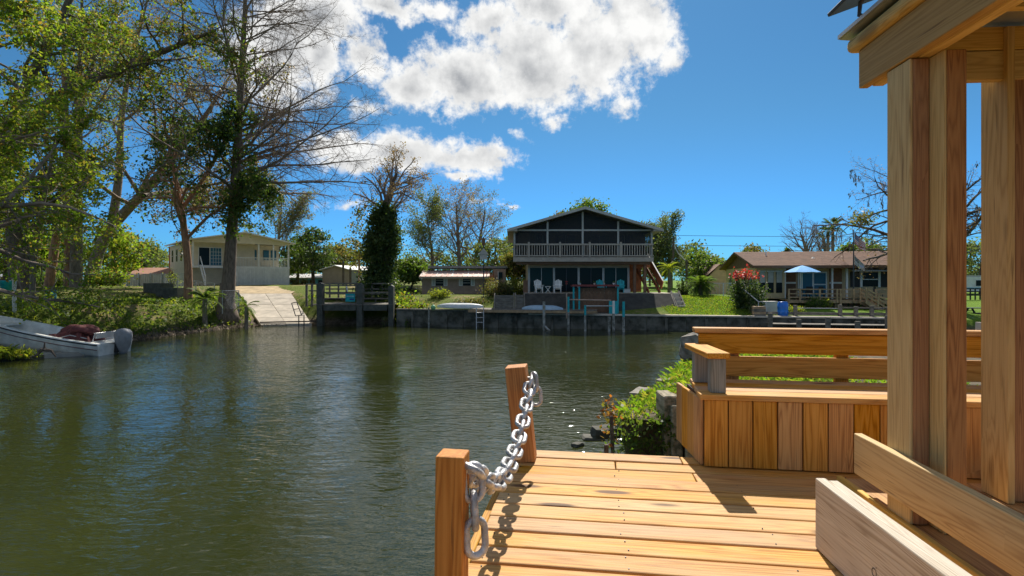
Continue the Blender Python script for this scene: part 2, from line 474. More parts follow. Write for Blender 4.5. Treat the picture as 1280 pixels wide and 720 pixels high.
BARKR = pm('reddish_bark', (0.32, 0.18, 0.11), 0.95, 0.35, 5.0, 0.8, 16.0, stretch=(2.5, 2.5, 0.5))
TWIG = pm('grey_twigs', (0.24, 0.185, 0.15), 0.95, 0.3, 2.0, 0.2)
MOSSM = pm('spanish_moss', (0.20, 0.19, 0.15), 1.0, 0.3, 3.0, 0.2)
ROCK = pm('grey_rock', (0.22, 0.20, 0.17), 0.95, 0.4, 7.0, 0.8, 18.0)
SOIL = pm('dark_soil', (0.10, 0.08, 0.05), 1.0, 0.5, 7.0, 0.9, 20.0)
GLASS = glassmat('dark_window_glass', (0.012, 0.018, 0.022))
GLASSB = glassmat('blue_window_glass', (0.05, 0.16, 0.24))
GLASST = glassmat('teal_window_glass', (0.010, 0.035, 0.040))
SCREEN = screenmat('insect_screen', (0.035, 0.04, 0.045), 0.82)
LF_BRIGHT = leafmat('bright_leaves', [(0.10, 0.17, 0.02), (0.13, 0.20, 0.025), (0.07, 0.13, 0.02), (0.19, 0.24, 0.035), (0.17, 0.11, 0.04)], 0.55)
LF_OLIVE = leafmat('olive_leaves', [(0.075, 0.11, 0.028), (0.11, 0.125, 0.032), (0.15, 0.105, 0.045), (0.06, 0.09, 0.025), (0.17, 0.13, 0.07)], 0.42)
LF_DARK = leafmat('dark_leaves', [(0.038, 0.07, 0.022), (0.055, 0.09, 0.025), (0.032, 0.058, 0.02), (0.075, 0.105, 0.03)], 0.35)
LF_MID = leafmat('mid_leaves', [(0.065, 0.12, 0.024), (0.09, 0.145, 0.028), (0.05, 0.095, 0.022), (0.12, 0.15, 0.04)], 0.45)
LF_HAZE = leafmat('far_leaves', [(0.085, 0.12, 0.05), (0.11, 0.14, 0.058), (0.07, 0.10, 0.045), (0.13, 0.14, 0.07)], 0.42)
LF_BUD = leafmat('reddish_buds', [(0.21, 0.13, 0.09), (0.16, 0.11, 0.08), (0.25, 0.16, 0.11), (0.15, 0.13, 0.08)], 0.35)
LF_YEL = leafmat('yellow_green_leaves', [(0.19, 0.22, 0.03), (0.23, 0.24, 0.04), (0.13, 0.17, 0.025), (0.09, 0.13, 0.025)], 0.5)
LF_RED = leafmat('red_flowers', [(0.42, 0.04, 0.06), (0.50, 0.09, 0.11), (0.32, 0.02, 0.03)], 0.3)
LF_ORANGE = leafmat('dry_orange_leaves', [(0.30, 0.10, 0.03), (0.22, 0.12, 0.04), (0.12, 0.12, 0.03)], 0.4)
LF_GRASS = leafmat('grass_blades', [(0.09, 0.17, 0.018), (0.13, 0.22, 0.02), (0.07, 0.13, 0.015), (0.18, 0.24, 0.03), (0.20, 0.18, 0.05)], 0.5)
# ------------------------------------------------------------------ the setting: ground, water, banks
NEAR = [(0.75, -60), (0.75, 4.2), (1.0, 5.35), (1.32, 6.0), (1.85, 6.9), (2.45, 8.2), (3.1, 9.3), (6.0, 10.6), (9.0, 14.0), (70, 18.0)]
WALL_A, WALL_B = Vector((-8.3, 40.2, 0)), Vector((26.0, 33.4, 0))           # line of the far sea wall
FARB = [(70, 24.7), (26.0, 33.4), (-8.3, 40.2), (-8.3, 42.0), (-14.4, 41.2), (-17.8, 39.9), (-19.2, 37.3), (-19.9, 34.0), (-20.6, 30.0), (-22.3, 25.5), (-24.5, 20), (-27, 5), (-32, -60)]
WPOLY = np.array(NEAR + FARB, dtype=float)
RAMP = [(-17.9, 39.9), (-14.5, 40.6), (-18.6, 47.2), (-22.9, 47.0)]          # concrete ramp footprint
def seg_dist(x, y, a, b):
    ax, ay = a
    dx, dy = b[0] - ax, b[1] - ay
    t = np.clip(((x - ax) * dx + (y - ay) * dy) / (dx * dx + dy * dy), 0, 1)
    return np.hypot(x - ax - t * dx, y - ay - t * dy)
def in_poly(x, y, P):
    c = np.zeros(x.shape, bool)
    n = len(P)
    for i in range(n):
        x0, y0 = P[i]
        x1, y1 = P[(i + 1) % n]
        if y0 == y1:
            continue
        hit = ((y0 > y) != (y1 > y)) & (x < (x1 - x0) * (y - y0) / (y1 - y0) + x0)
        c ^= hit
    return c
def sstep(a, b, x):
    t = np.clip((x - a) / (b - a), 0, 1)
    return t * t * (3 - 2 * t)
def shore(x, y):                          # signed distance, positive on land
    d = np.full(x.shape, 1e9)
    n = len(WPOLY)
    for i in range(n):
        d = np.minimum(d, seg_dist(x, y, WPOLY[i], WPOLY[(i + 1) % n]))
    return np.where(in_poly(x, y, WPOLY), -d, d)
def vnoise(x, y):
    return (np.sin(x * 0.9 + 1.3 * np.sin(y * 0.7)) + np.sin(y * 1.1 + 1.7 * np.sin(x * 0.6 + 2.0))) * 0.5
def hgt(x, y):
    x = np.asarray(x, float)
    y = np.asarray(y, float)
    s = shore(x, y)
    left = 0.06 + 1.75 * sstep(0.0, 3.0, s) + 0.95 * sstep(2.5, 15, s) + 0.05 * vnoise(x, y) * sstep(0, 2, s)
    far = 0.90 + 1.15 * sstep(0.5, 6.0, s) * (1 - 0.72 * sstep(15.5, 18.0, x)) + 0.55 * sstep(8, 22, s) + 0.03 * vnoise(x, y)
    near = 1.0 + 0.0 * s
    wl = sstep(-9.5, -8.2, x)             # left bank -> walled bank
    s = np.where((wl > 0.5) & (y > 20), s - 0.62, s)      # behind the sea wall the ground starts at its back
    land = left * (1 - wl) + far * wl
    yn = 10 + 0.14 * np.maximum(x, 0)
    land = np.where((y < np.minimum(yn + 8, 22)) & (x > 0.0), near, land)
    land = np.where((y < 4) & (x > -12) & (x < 30), near, land)
    # the ground under the ramp stays below the slab, and a drive runs on to the house
    rz = 0.12 + 2.0 * np.clip((y - 40.0) / 7.0, 0, 1) + 0.6 * np.clip((y - 47.0) / 8.0, 0, 1)
    xc = -16.2 - 4.55 * (y - 40.2) / 6.9
    k = sstep(2.9, 2.1, np.abs(x - xc)) * ((y > 39) & (y < 56))
    land = land * (1 - k) + (rz - 0.42 + 0.36 * np.clip((y - 46.5) / 2.5, 0, 1)) * k
    z = np.where(s > 0, land, -0.15 + 1.2 * np.maximum(s, -1.2))
    return z
def gz(x, y):
    return float(hgt(np.array([x]), np.array([y]))[0])

def axis(lo, hi, step, far):
    a = [lo + i * step for i in range(int((hi - lo) / step) + 1)]
    k, s = hi, step
    up = []
    while k < far:
        s *= 1.35
        k += s
        up.append(k)
    k, s = lo, step
    dn = []
    while k > -far:
        s *= 1.35
        k -= s
        dn.append(k)
    return np.array(dn[::-1] + a + up)
gx, gy = axis(-42, 46, 0.55, 1800), axis(-14, 75, 0.55, 1800)
GX, GY = np.meshgrid(gx, gy)
GZ = hgt(GX.ravel(), GY.ravel())
V = np.stack([GX.ravel(), GY.ravel(), GZ], 1)
nx, ny = len(gx), len(gy)
idx = np.arange(nx * ny).reshape(ny, nx)
Q = np.stack([idx[:-1, :-1].ravel(), idx[:-1, 1:].ravel(), idx[1:, 1:].ravel(), idx[1:, :-1].ravel()], 1)

def ground_mat():
    m, N = newmat('lawn_and_earth')
    tc = N.n('ShaderNodeTexCoord').outputs['Object']
    sp = N.n('ShaderNodeSeparateXYZ', {0: tc})
    n1 = N.noise(tc, 0.35, 6.0, 0.62)
    n2 = N.noise(tc, 2.6, 6.0, 0.65)
    n3 = N.noise(tc, 22.0, 4.0, 0.7)
    grass = N.mix(N.smooth(n3, 0.3, 0.7), (0.075, 0.115, 0.016), (0.145, 0.175, 0.03))
    lush = N.mix(N.smooth(n3, 0.3, 0.7), (0.085, 0.165, 0.014), (0.15, 0.25, 0.022))
    right = N.smooth(sp.outputs[0], 9.0, 12.0)
    grass = N.mix(right, grass, lush)
    dry = N.mix(N.smooth(n3, 0.35, 0.65), (0.20, 0.155, 0.07), (0.30, 0.235, 0.12))
    k = N.math('MULTIPLY', N.smooth(N.math('ADD', n1, N.math('MULTIPLY', N.math('SUBTRACT', n2, 0.5), 0.7)), 0.50, 0.66), N.math('SUBTRACT', 1.0, N.math('MULTIPLY', right, 0.85)))
    c = N.mix(k, grass, dry)
    mud = N.mix(N.smooth(n2, 0.35, 0.65), (0.06, 0.048, 0.032), (0.16, 0.13, 0.095))
    c = N.mix(N.smooth(sp.outputs[2], 0.75, 0.25), c, mud)
    b = N.n('ShaderNodeBump', {'Strength': 0.8, 'Distance': 0.08, 'Height': N.math('ADD', n3, N.math('MULTIPLY', n2, 0.8))})
    bs = N.n('ShaderNodeBsdfPrincipled', {'Base Color': c, 'Roughness': 0.95, 'Specular IOR Level': 0.1, 'Normal': b.outputs[0]})
    N.n('ShaderNodeOutputMaterial', {0: bs.outputs[0]})
    return m
GROUND = ground_mat()
ground = mobj('ground', mesh_np('ground', V, Q, True), GROUND)
tag(ground, 'grassy ground with bare earth along the canal', 'ground', kind='structure')

def water_mat():
    m, N = newmat('canal_water')
    tc = N.n('ShaderNodeTexCoord').outputs['Object']
    # wind ripples: short crests running roughly across the view, in patches, plus slow swells
    patch = N.smooth(N.noise(tc, 0.11, 4.0, 0.6), 0.32, 0.64, 0.18, 1.15)
    rot = N.n('ShaderNodeMapping', {'Vector': tc, 'Rotation': (0, 0, math.radians(24)), 'Scale': (1.0, 2.4, 1.0)}).outputs[0]
    r1 = N.noise(rot, 2.0, 2.0, 0.5, 0.5)
    rot2 = N.n('ShaderNodeMapping', {'Vector': tc, 'Rotation': (0, 0, math.radians(-14)), 'Scale': (1.0, 2.2, 1.0)}).outputs[0]
    r2 = N.noise(rot2, 4.6, 2.0, 0.5, 0.4)
    r3 = N.noise(tc, 0.55, 2.0, 0.5)
    h = N.math('ADD', N.math('ADD', N.math('MULTIPLY', r1, 1.0), N.math('MULTIPLY', r2, 0.45)), N.math('MULTIPLY', r3, 0.6))
    h = N.math('MULTIPLY', h, patch)
    b = N.n('ShaderNodeBump', {'Strength': 0.9, 'Distance': WATER_BUMP, 'Height': h})
    silt = N.mix(N.smooth(N.noise(tc, 0.12, 4.0, 0.6), 0.35, 0.7), (0.021, 0.026, 0.007), (0.032, 0.037, 0.010))
    bs = N.n('ShaderNodeBsdfPrincipled', {'Base Color': silt, 'Roughness': 0.05, 'IOR': 1.45, 'Specular IOR Level': 0.5, 'Normal': b.outputs[0]})
    N.n('ShaderNodeOutputMaterial', {0: bs.outputs[0]})
    return m
WATER_BUMP = 0.038
water = MB().add([(-400, -200, 0), (400, -200, 0), (400, 70, 0), (-400, 70, 0)], [(0, 1, 2, 3)]).build('water', water_mat())
tag(water, 'rippled olive canal water', 'water', kind='structure')

# the near bank beside the deck: earth with an undercut face, real grass on top
rng = np.random.default_rng(11)
nb = [(1.95, -40), (1.95, 4.9), (1.62, 5.0), (1.45, 5.2), (1.0, 5.3), (1.32, 6.0), (1.85, 6.9), (2.45, 8.2), (3.1, 9.3), (6.0, 10.6), (9.0, 14.0), (60, 17.0), (60, -40)]
def bank_mesh():
    pts = []
    for i in range(len(nb)):
        a, b = nb[i], nb[(i + 1) % len(nb)]
        L = math.hypot(b[0] - a[0], b[1] - a[1])
        n = max(1, int(L / (0.12 if 3.5 < a[1] < 10 and a[0] < 4 else 3.0)))
        n = min(n, 60)
        for k in range(n):
            pts.append((a[0] + (b[0] - a[0]) * k / n, a[1] + (b[1] - a[1]) * k / n))
    bm = bmesh.new()
    rr = random.Random(3)
    rings = []
    for z, out, amp in ((2.02, -0.25, 0.02), (2.0, -0.04, 0.06), (1.82, 0.0, 0.07), (1.45, -0.12, 0.10), (1.0, -0.05, 0.12), (0.4, 0.05, 0.15), (-0.6, 0.3, 0.1)):
        ring = []
        for (x, y) in pts:
            dx = -1.0 if x < 30 else 1.0
            ring.append(bm.verts.new((x + dx * out + rr.uniform(-amp, amp), y + out * 0.6 + rr.uniform(-amp, amp), z + rr.uniform(-amp, amp) * 0.5)))
        rings.append(ring)
    n = len(pts)
    for r0, r1 in zip(rings, rings[1:]):
        for k in range(n):
            bm.faces.new((r0[k], r0[(k + 1) % n], r1[(k + 1) % n], r1[k]))
    bm.faces.new(rings[0])
    bmesh.ops.recalc_face_normals(bm, faces=bm.faces)
    me = bpy.data.meshes.new('near_bank')
    bm.to_mesh(me)
    bm.free()
    return me
tag(mobj('bank', bank_mesh(), SOIL), 'dark earth bank beside the deck', 'bank', kind='structure')

def blades(name, X, Y, Z, hlo, hhi, w, mat, lean=0.5, parent=None, seed=1):
    r = np.random.default_rng(seed)
    n = len(X)
    h = r.uniform(hlo, hhi, n)
    a = r.uniform(0, 2 * np.pi, n)
    l = r.uniform(0.1, lean, n) * h
    b = a + r.uniform(-0.6, 0.6, n) + np.pi / 2
    base = np.stack([X, Y, Z], 1)
    side = np.stack([np.cos(b), np.sin(b), np.zeros(n)], 1) * (w * r.uniform(0.6, 1.3, n))[:, None]
    fwd = np.stack([np.cos(a) * l, np.sin(a) * l, np.zeros(n)], 1)
    up = np.stack([np.zeros(n), np.zeros(n), h], 1)
    Vv = np.stack([base - side, base + side, base + side * 0.7 + fwd * 0.4 + up * 0.6, base + fwd + up * (1 - 0.2 * lean)], 1).reshape(-1, 3)
    i = np.arange(n)[:, None] * 4
    Qq = np.concatenate([i, i + 1, i + 2, i + 3], 1)
    return mobj(name, mesh_np(name, Vv, Qq), mat, parent)
N_ = 70000
X = rng.uniform(0.75, 6.5, N_)
Y = rng.uniform(4.6, 11.5, N_)
s = shore(X, Y)
keep = (s > -0.05) & (X > 0.9) & (X < 5.5) & (Y > 5.2)
clump = vnoise(X * 3.1, Y * 3.3)
keep &= rng.uniform(0, 1, N_) < 0.62 + 0.38 * clump
X, Y = X[keep], Y[keep]
tag(blades('bank_grass', X, Y, np.full(len(X), 2.0), 0.035, 0.11, 0.007, LF_GRASS, 1.3), 'bright green grass on the bank behind the bench', 'grass', kind='stuff')

def leaves(name, C, size, mat, parent=None, aspect=0.55, seed=1, down=0.0, up=0.0):
    """Leaf-shaped quads at the given centres, each with its own tilt and size."""
    r = np.random.default_rng(seed)
    C = np.asarray(C, float).reshape(-1, 3)
    n = len(C)
    a = r.normal(size=(n, 3))
    a[:, 2] -= down
    a /= np.linalg.norm(a, axis=1)[:, None]
    b = r.normal(size=(n, 3))
    b[:, 2] *= (1 - up)
    b -= a * np.sum(a * b, 1)[:, None]
    b /= np.linalg.norm(b, axis=1)[:, None]
    sz = (size * r.uniform(0.55, 1.35, n))[:, None]
    nrm = np.cross(a, b)
    Vv = np.stack([C - a * sz * 0.5, C + b * sz * aspect * 0.5 + nrm * sz * 0.08, C + a * sz * 0.5, C - b * sz * aspect * 0.5 + nrm * sz * 0.08], 1)
    if parent is not None:
        Vv = Vv.reshape(-1, 3)
        mi = np.array(WM[parent.name].inverted())
        Vv = Vv @ mi[:3, :3].T + mi[:3, 3]
    i = np.arange(n)[:, None] * 4
    Qq = np.concatenate([i, i + 1, i + 2, i + 3], 1)
    return mobj(name, mesh_np(name, Vv.reshape(-1, 3), Qq), mat, parent)

# weeds hanging over the near bank face and edge
C = []
for k in range(800):
    t = rng.uniform(0, 1)
    ax, ay, bx_, by_ = (0.92, 5.1, 2.4, 8.0)
    x, y = ax + (bx_ - ax) * t, ay + (by_ - ay) * t
    dz = abs(rng.normal(0, 0.28))
    C.append((x + rng.normal(0, 0.07) - 0.04, y - 0.1 + rng.normal(0, 0.08), 2.02 - dz + rng.uniform(0, 0.04)))
tag(leaves('bank_weeds', C, 0.042, LF_MID, seed=4, down=0.6), 'low weeds hanging over the bank edge', 'weeds', kind='stuff')
C = [(0.90 + rng.normal(0, 0.05), 5.2 + rng.normal(0, 0.10), 2.0 + rng.uniform(-0.18, 0.2)) for k in range(120)]
tag(leaves('dry_weeds', C, 0.05, LF_ORANGE, seed=5), 'rusty orange dry weeds at the tip of the bank', 'weeds', kind='stuff')
C = [(1.0 + rng.uniform(0, .5), 5.16 + rng.normal(0, .05) - .04, 1.1 + 0.95 * rng.uniform(0, 1) ** .6) for k in range(520)]
tag(leaves('bank_moss', C, 0.05, LF_MID, seed=6, down=0.8), 'mossy trailing growth on the bank face', 'moss', kind='stuff')
def fern(loc, sc, rz, label):
    t = thing('fern', label, 'fern', loc, rz, 'ferns on the bank face')
    mb = MB()
    for k in range(7):
        a = (k - 3) * 0.38
        L = sc * (1 - 0.07 * abs(k - 3))
        pts = [Vector((math.sin(a) * L * u, -0.35 * L * u, L * (0.55 * u - 0.75 * u * u))) for u in np.linspace(0, 1, 9)]
        for i in range(1, 9):
            d = (pts[i] - pts[i - 1]).normalized()
            sd = d.cross(Vector((0, -1, 0.3))).normalized()
            w = L * 0.16 * math.sin(math.pi * (0.15 + 0.85 * (1 - i / 9)))
            for sgn in (-1, 1):
                mb.add([pts[i - 1], pts[i - 1] * 0.4 + pts[i] * 0.6, pts[i] + sd * sgn * w], [(0, 1, 2)])
    mb.build('fronds', LF_MID, t)
fern((1.16, 5.22, 1.78), 0.30, 0.2, 'larger green fern growing out of the dark bank face')
fern((1.38, 5.2, 1.66), 0.20, -0.4, 'smaller fern low on the bank face near the old timber')
fern((1.03, 5.2, 1.55), 0.20, 0.5, 'small fern hanging beside the bank tip')

# flat edging stones and blocks on the bank
def stone(name, label, loc, sz, rz, seed, mat=ROCK, tilt=0.0, cat='stone', group=None, flat=False):
    r = random.Random(seed)
    bm = bmesh.new()
    bmesh.ops.create_cube(bm, size=1.0)
    bmesh.ops.subdivide_edges(bm, edges=bm.edges[:], cuts=2, use_grid_fill=True)
    for v in bm.verts:
        if not flat:
            v.co = v.co.lerp(v.co.normalized() * 0.62, 0.45)
        v.co = Vector((v.co.x * sz[0], v.co.y * sz[1], v.co.z * sz[2])) + Vector([r.uniform(-1, 1) * min(sz) * 0.10 for _ in range(3)])
    me = bpy.data.meshes.new(name)
    bm.to_mesh(me)
    bm.free()
    o = mobj(name, me, mat, None, Matrix.Translation(Vector(loc)) @ Matrix.Rotation(rz, 4, 'Z') @ Matrix.Rotation(tilt, 4, 'X'))
    return tag(o, label, cat, group)
stone('edging_stone', 'flat grey slab at the water side of the grassy bank', (1.50, 6.45, 2.0), (0.18, 0.42, 0.06), -0.5, 1, flat=True, group='bank stones')
stone('edging_stone', 'second flat slab farther along the grassy bank', (1.98, 7.25, 2.0), (0.14, 0.32, 0.05), -0.55, 2, flat=True, group='bank stones')
stone('edging_stone', 'rounded grey boulder at the tip of the bank', (1.14, 5.45, 1.92), (0.16, 0.2, 0.18), 0.3, 3, group='bank stones')
stone('edging_stone', 'tall dark rock at the far end of the grassy bank', (2.95, 9.0, 2.2), (0.32, 0.4, 0.45), 0.8, 4, group='bank stones')
stone('rock', 'dark flat rock at the foot of the near bank', (1.40, 8.4, 1.02), (0.42, 0.25, 0.16), 0.2, 6, CONCD, group='rocks in the shallows')
for i, (px, py, w) in enumerate(((742, 548, 0.45), (722, 557, 0.24))):
    Yd = 2310 / (py - 350)
    stone('rock', ('broad rock awash in the shallows beside the bank', 'low rock awash nearest the deck edge', 'rock awash close under the bank', 'smallest rock awash farthest from the bank')[i],
          ((px - 640) / F * Yd, Yd, 0.0), (w, w * 0.7, 0.12), i * 0.7, 20 + i, CONCD, group='rocks in the shallows')
# old timber stub at the bank
t = thing('retaining_wall', 'short rotten timber retaining wall beside the bench', 'retaining wall', (1.5, 5.2, 1.0))
for i, (x, y, w, zt, dy) in enumerate(((1.46, 5.30, 0.12, 2.23, 0.06), (1.50, 5.10, 0.10, 2.16, 0.05), (1.60, 4.95, 0.13, 2.15, 0.05), (1.74, 4.93, 0.14, 2.13, 0.05))):
    plank('plank', (x, y, 0.3), (x, y, zt), w, 0.30 if i == 0 else 0.06, W_ROT, t, up=(0, 1, 0), bevel=0.01)
plank('cap', (1.46, 5.42, 2.2), (1.62, 5.02, 2.17), 0.12, 0.05, W_ROT, t, bevel=0.01)
stub = plank('stake', (0.93, 5.05, 1.2), (0.89, 5.02, 2.08), 0.03, 0.03, BARKD, None)
tag(stub, 'thin dark stake in the tip of the bank', 'stake')
stub = plank('stake', (0.665, 3.95, 0.3), (0.665, 3.95, 2.14), 0.03, 0.03, BARKD, None)
tag(stub, 'short stake end just beyond the far deck edge', 'stake')
# ------------------------------------------------------------------ the deck, bench, pavilion and chain close by
ZD = 2.2
TH = math.radians(8.3)
bdir = Vector((math.cos(TH), -math.sin(TH), 0))         # along the boards
ndir = Vector((math.sin(TH), math.cos(TH), 0))          # across them, away from the eye
CORNER = Vector((0.035, 3.64, ZD))
r = random.Random(2)
deck = thing('deck', 'sunlit pine deck of boards laid side to side', 'deck', (CORNER.x, CORNER.y, 0.0))
PITCH, BW, BT = 0.1465, 0.1355, 0.036
nrow = 33
joints = {0: [1.02], 1: [0.62], 2: [1.05, 2.6], 4: [2.3], 6: [2.9], 8: [1.9], 12: [2.2], 15: [1.4], 19: [2.0]}
screws = MB()
for i in range(nrow):
    c = CORNER - ndir * (PITCH * (i + 0.5)) - Vector((0, 0, BT / 2))
    x_end = 4.6
    cuts = [0.0 + r.uniform(-0.012, 0.012)] + joints.get(i, []) + [x_end]
    for a, b in zip(cuts, cuts[1:]):
        dz = r.uniform(-0.0025, 0.0025)
        w = BW + r.uniform(-0.004, 0.003)
        yo = ndir * r.uniform(-0.0015, 0.0015)
        plank('board', c + yo + bdir * (a + 0.002) + Vector((0, 0, dz)), c + yo + bdir * (b - 0.002) + Vector((0, 0, dz + r.uniform(-0.0015, 0.0015))), w, BT, W_DECK, deck, bevel=0.006, seg=2, jit=r)
    for j in [0.05] + [0.62 * k for k in range(1, 6)]:
        for sgn in (-1, 1):
            if r.random() < 0.3:
                continue
            p = c + bdir * (j + r.uniform(-0.015, 0.015)) + ndir * (sgn * 0.04 + r.uniform(-0.006, 0.006))
            screws.lathe([(0.0030, BT / 2 - 0.001), (0.0030, BT / 2 + 0.0036)], p, 6)
so = screws.build('screw_heads', DKMETAL, deck, world=True)
so['kind'] = 'stuff'
plank('side_fascia', CORNER + bdir * -0.025 - ndir * 0.0 + Vector((0, 0, -0.13)), CORNER + bdir * -0.025 - ndir * 4.8 + Vector((0, 0, -0.13)), 0.038, 0.18, W_DECK, deck)
plank('end_fascia', CORNER + ndir * 0.024 + Vector((0, 0, -0.12)), CORNER + ndir * 0.024 + bdir * 4.6 + Vector((0, 0, -0.12)), 0.038, 0.19, W_DECK, deck)
for j in range(8):
    a = CORNER + bdir * (0.05 + 0.62 * j) + Vector((0, 0, -0.14))
    plank('joist', a - ndir * 0.02, a - ndir * 4.7, 0.04, 0.19, W_OLD, deck, bevel=0)
for j, k in ((0.15, 0.2), (0.15, 2.4), (0.15, 4.5), (2.4, 0.25), (2.4, 2.4)):
    a = CORNER + bdir * j - ndir * k
    MB().tube([(a.x, a.y, -0.8), (a.x, a.y, ZD - 0.235)], 0.11, 12).build('piling', W_OLD, deck, world=True)

# mooring posts with the heavy chain between them
far_b = CORNER - ndir * 0.20 + bdir * 0.075
pf = plank('mooring_post', Vector((far_b.x + 0.005, far_b.y, ZD + 0.001)), Vector((far_b.x - 0.055, far_b.y - 0.005, ZD + 0.575)), 0.125, 0.125, W_ORNG, None, up=ndir, bevel=0.006, seg=2)
tag(pf, 'square orange-brown post at the far corner of the deck', 'post', 'posts carrying the chain')
near_b = at(566, 566, 1.74)
pn = plank('mooring_post', Vector((near_b.x - 0.014, near_b.y, 1.2)), Vector((near_b.x, near_b.y, near_b.z)), 0.088, 0.088, W_ORNG, None, up=ndir, bevel=0.005, seg=2)
tag(pn, 'square orange-brown post nearest the camera at the chain end', 'post', 'posts carrying the chain')

def link_mesh():
    mb = MB()
    Ri, Ls, rw = 0.031, 0.046, 0.0115         # bend radius, straight half-distance, wire radius
    path = []
    for k in range(13):
        a = math.pi * k / 12 - math.pi / 2
        path.append((Ls / 2 + Ri * math.cos(a), Ri * math.sin(a)))
    for k in range(13):
        a = math.pi * k / 12 + math.pi / 2
        path.append((-Ls / 2 + Ri * math.cos(a), Ri * math.sin(a)))
    vs, fs = [], []
    n, S = len(path), 10
    for i, (x, y) in enumerate(path):
        p0, p1 = path[i - 1], path[(i + 1) % n]
        d = Vector((p1[0] - p0[0], p1[1] - p0[1], 0)).normalized()
        nn = Vector((d.y, -d.x, 0))
        for k in range(S):
            a = 2 * math.pi * k / S
            vs.append(Vector((x, y, 0)) + nn * math.cos(a) * rw + Vector((0, 0, math.sin(a) * rw)))
    for i in range(n):
        for k in range(S):
            fs.append((i * S + k, i * S + (k + 1) % S, ((i + 1) % n) * S + (k + 1) % S, ((i + 1) % n) * S + k))
    mb.add(vs, fs)
    me = mb.mesh('link', True)
    me.materials.append(GALV)
    return me
LINK = link_mesh()
STEP = 0.046 + 2 * 0.031 - 2 * 0.0115 - 0.002
P0 = Vector((near_b.x + 0.062, near_b.y + 0.02, near_b.z - 0.065))
P1 = Vector((far_b.x - 0.048 + 0.085, far_b.y + 0.0, ZD + 0.50))
chain = thing('chain', 'heavy galvanised chain sagging between the two posts', 'chain', (P0.x, P0.y, P0.z))
def chain_run(pts, start=0, roll0=0.0):
    # walk a polyline in steps of one link
    L = [0.0]
    for a, b in zip(pts, pts[1:]):
        L.append(L[-1] + (b - a).length)
    def pos(s):
        s = min(max(s, 0), L[-1])
        for i in range(len(L) - 1):
            if s <= L[i + 1]:
                return pts[i].lerp(pts[i + 1], (s - L[i]) / (L[i + 1] - L[i]))
        return pts[-1]
    n = int(L[-1] / STEP)
    rr = random.Random(8)
    for k in range(n + 1):
        c = pos(k * STEP)
        d = (pos(k * STEP + STEP / 2) - pos(k * STEP - STEP / 2)).normalized()
        y = Vector((0, 0, 1)).cross(d)
        y = y.normalized() if y.length > 1e-3 else Vector((1, 0, 0))
        z = d.cross(y)
        mw = Matrix(((d.x, y.x, z.x, c.x), (d.y, y.y, z.y, c.y), (d.z, y.z, z.z, c.z), (0, 0, 0, 1)))
        mw = mw @ Matrix.Rotation(roll0 + math.pi / 2 * ((k + start) % 2) + rr.uniform(-0.22, 0.22), 4, 'X')
        mobj('link', LINK, None, chain, mw)
    return n
SAG = 0.235
pts = []
for i in range(60):
    t = i / 59
    p = P0.lerp(P1, t)
    p.z -= SAG * (1 - (2 * t - 1) ** 2) * (1.0 + 0.25 * (0.5 - t))
    pts.append(p)
chain_run(pts, 0, 0.5)
chain_run([P0 + Vector((0.0, -0.012, -0.03)), P0 + Vector((0.012, -0.03, -0.225))], 0, 0.25)
chain_run([P1 + Vector((0.02, -0.03, -0.02)), P1 + Vector((0.028, -0.045, -0.125))], 1, 0.2)
for P, base in ((P0, near_b), (P1, far_b)):
    MB().tube([(P.x - 0.075, P.y, P.z), (P.x + 0.012, P.y, P.z)], 0.009, 8).build('eye_bolt', GALV, chain, world=True)

# the built-in bench on the far side of the deck
bench = thing('bench', 'built-in wooden bench with boarded front and low back rails', 'bench', (1.133, 3.30, ZD))
BF = Vector((1.133, 3.305, ZD))                         # front corner of the box
BL = 3.3                                                # length along the boards
adir = Vector((0.035, 0.999, 0)).normalized()           # end of the box runs back
H = 0.395
n = int(BL / 0.1365)
for i in range(n):
    a = BF + bdir * (0.1365 * (i + 0.5))
    plank('front_board', a + Vector((0, 0, 0.004)), a + Vector((0, 0, H)), 0.130, 0.02, W_BENCH, bench, up=ndir, bevel=0.003)
for i in range(4):
    a = BF + adir * (0.015 + 0.135 * (i + 0.5)) + Vector((-0.008, 0, 0))
    plank('end_board', a + Vector((0, 0, 0.004)), a + Vector((0, 0, H)), 0.130, 0.02, W_BENCH, bench, up=Vector((1, 0, 0)), bevel=0.003)
plank('backing', BF + ndir * 0.04 + bdir * 0.03 + Vector((0, 0, H / 2)), BF + ndir * 0.04 + bdir * BL + Vector((0, 0, H / 2)), 0.02, H - 0.02, BARKD, bench, bevel=0)
plank('backing', BF + ndir * 0.05 + bdir * 0.035 + Vector((0, 0, H / 2)), BF + ndir * 0.55 + bdir * 0.0 + Vector((0, 0, H / 2)), 0.02, H - 0.02, BARKD, bench, bevel=0)
plank('backing', BF + ndir * 0.54 + bdir * 0.03 + Vector((0, 0, H / 2)), BF + ndir * 0.54 + bdir * BL + Vector((0, 0, H / 2)), 0.02, H - 0.02, BARKD, bench, bevel=0)
for j in range(4):                                       # seat boards
    a = BF + ndir * (0.045 + 0.138 * j) + Vector((0, 0, H + 0.018))
    plank('seat_board', a + bdir * (-0.025 + 0.01 * j), a + bdir * BL, 0.132, 0.034, W_DECK, bench, bevel=0.006, seg=2)
q = BF + ndir * 0.57
RT = 0.70                                                # top of the back above the deck
for (z0, hh) in ((0.385 + 0.06, 0.135), (0.60, 0.135)):
    a = q + Vector((0, 0, z0 + hh / 2))
    plank('back_rail', a + bdir * 0.07, a + bdir * BL, 0.036, hh, W_BENCH, bench, up=(0, 0, 1), bevel=0.005)
plank('top_cap', q + ndir * 0.02 + bdir * 0.04 + Vector((0, 0, RT + 0.055)), q + ndir * 0.02 + bdir * BL + Vector((0, 0, RT + 0.055)), 0.10, 0.034, W_BENCH, bench, bevel=0.006, seg=2)
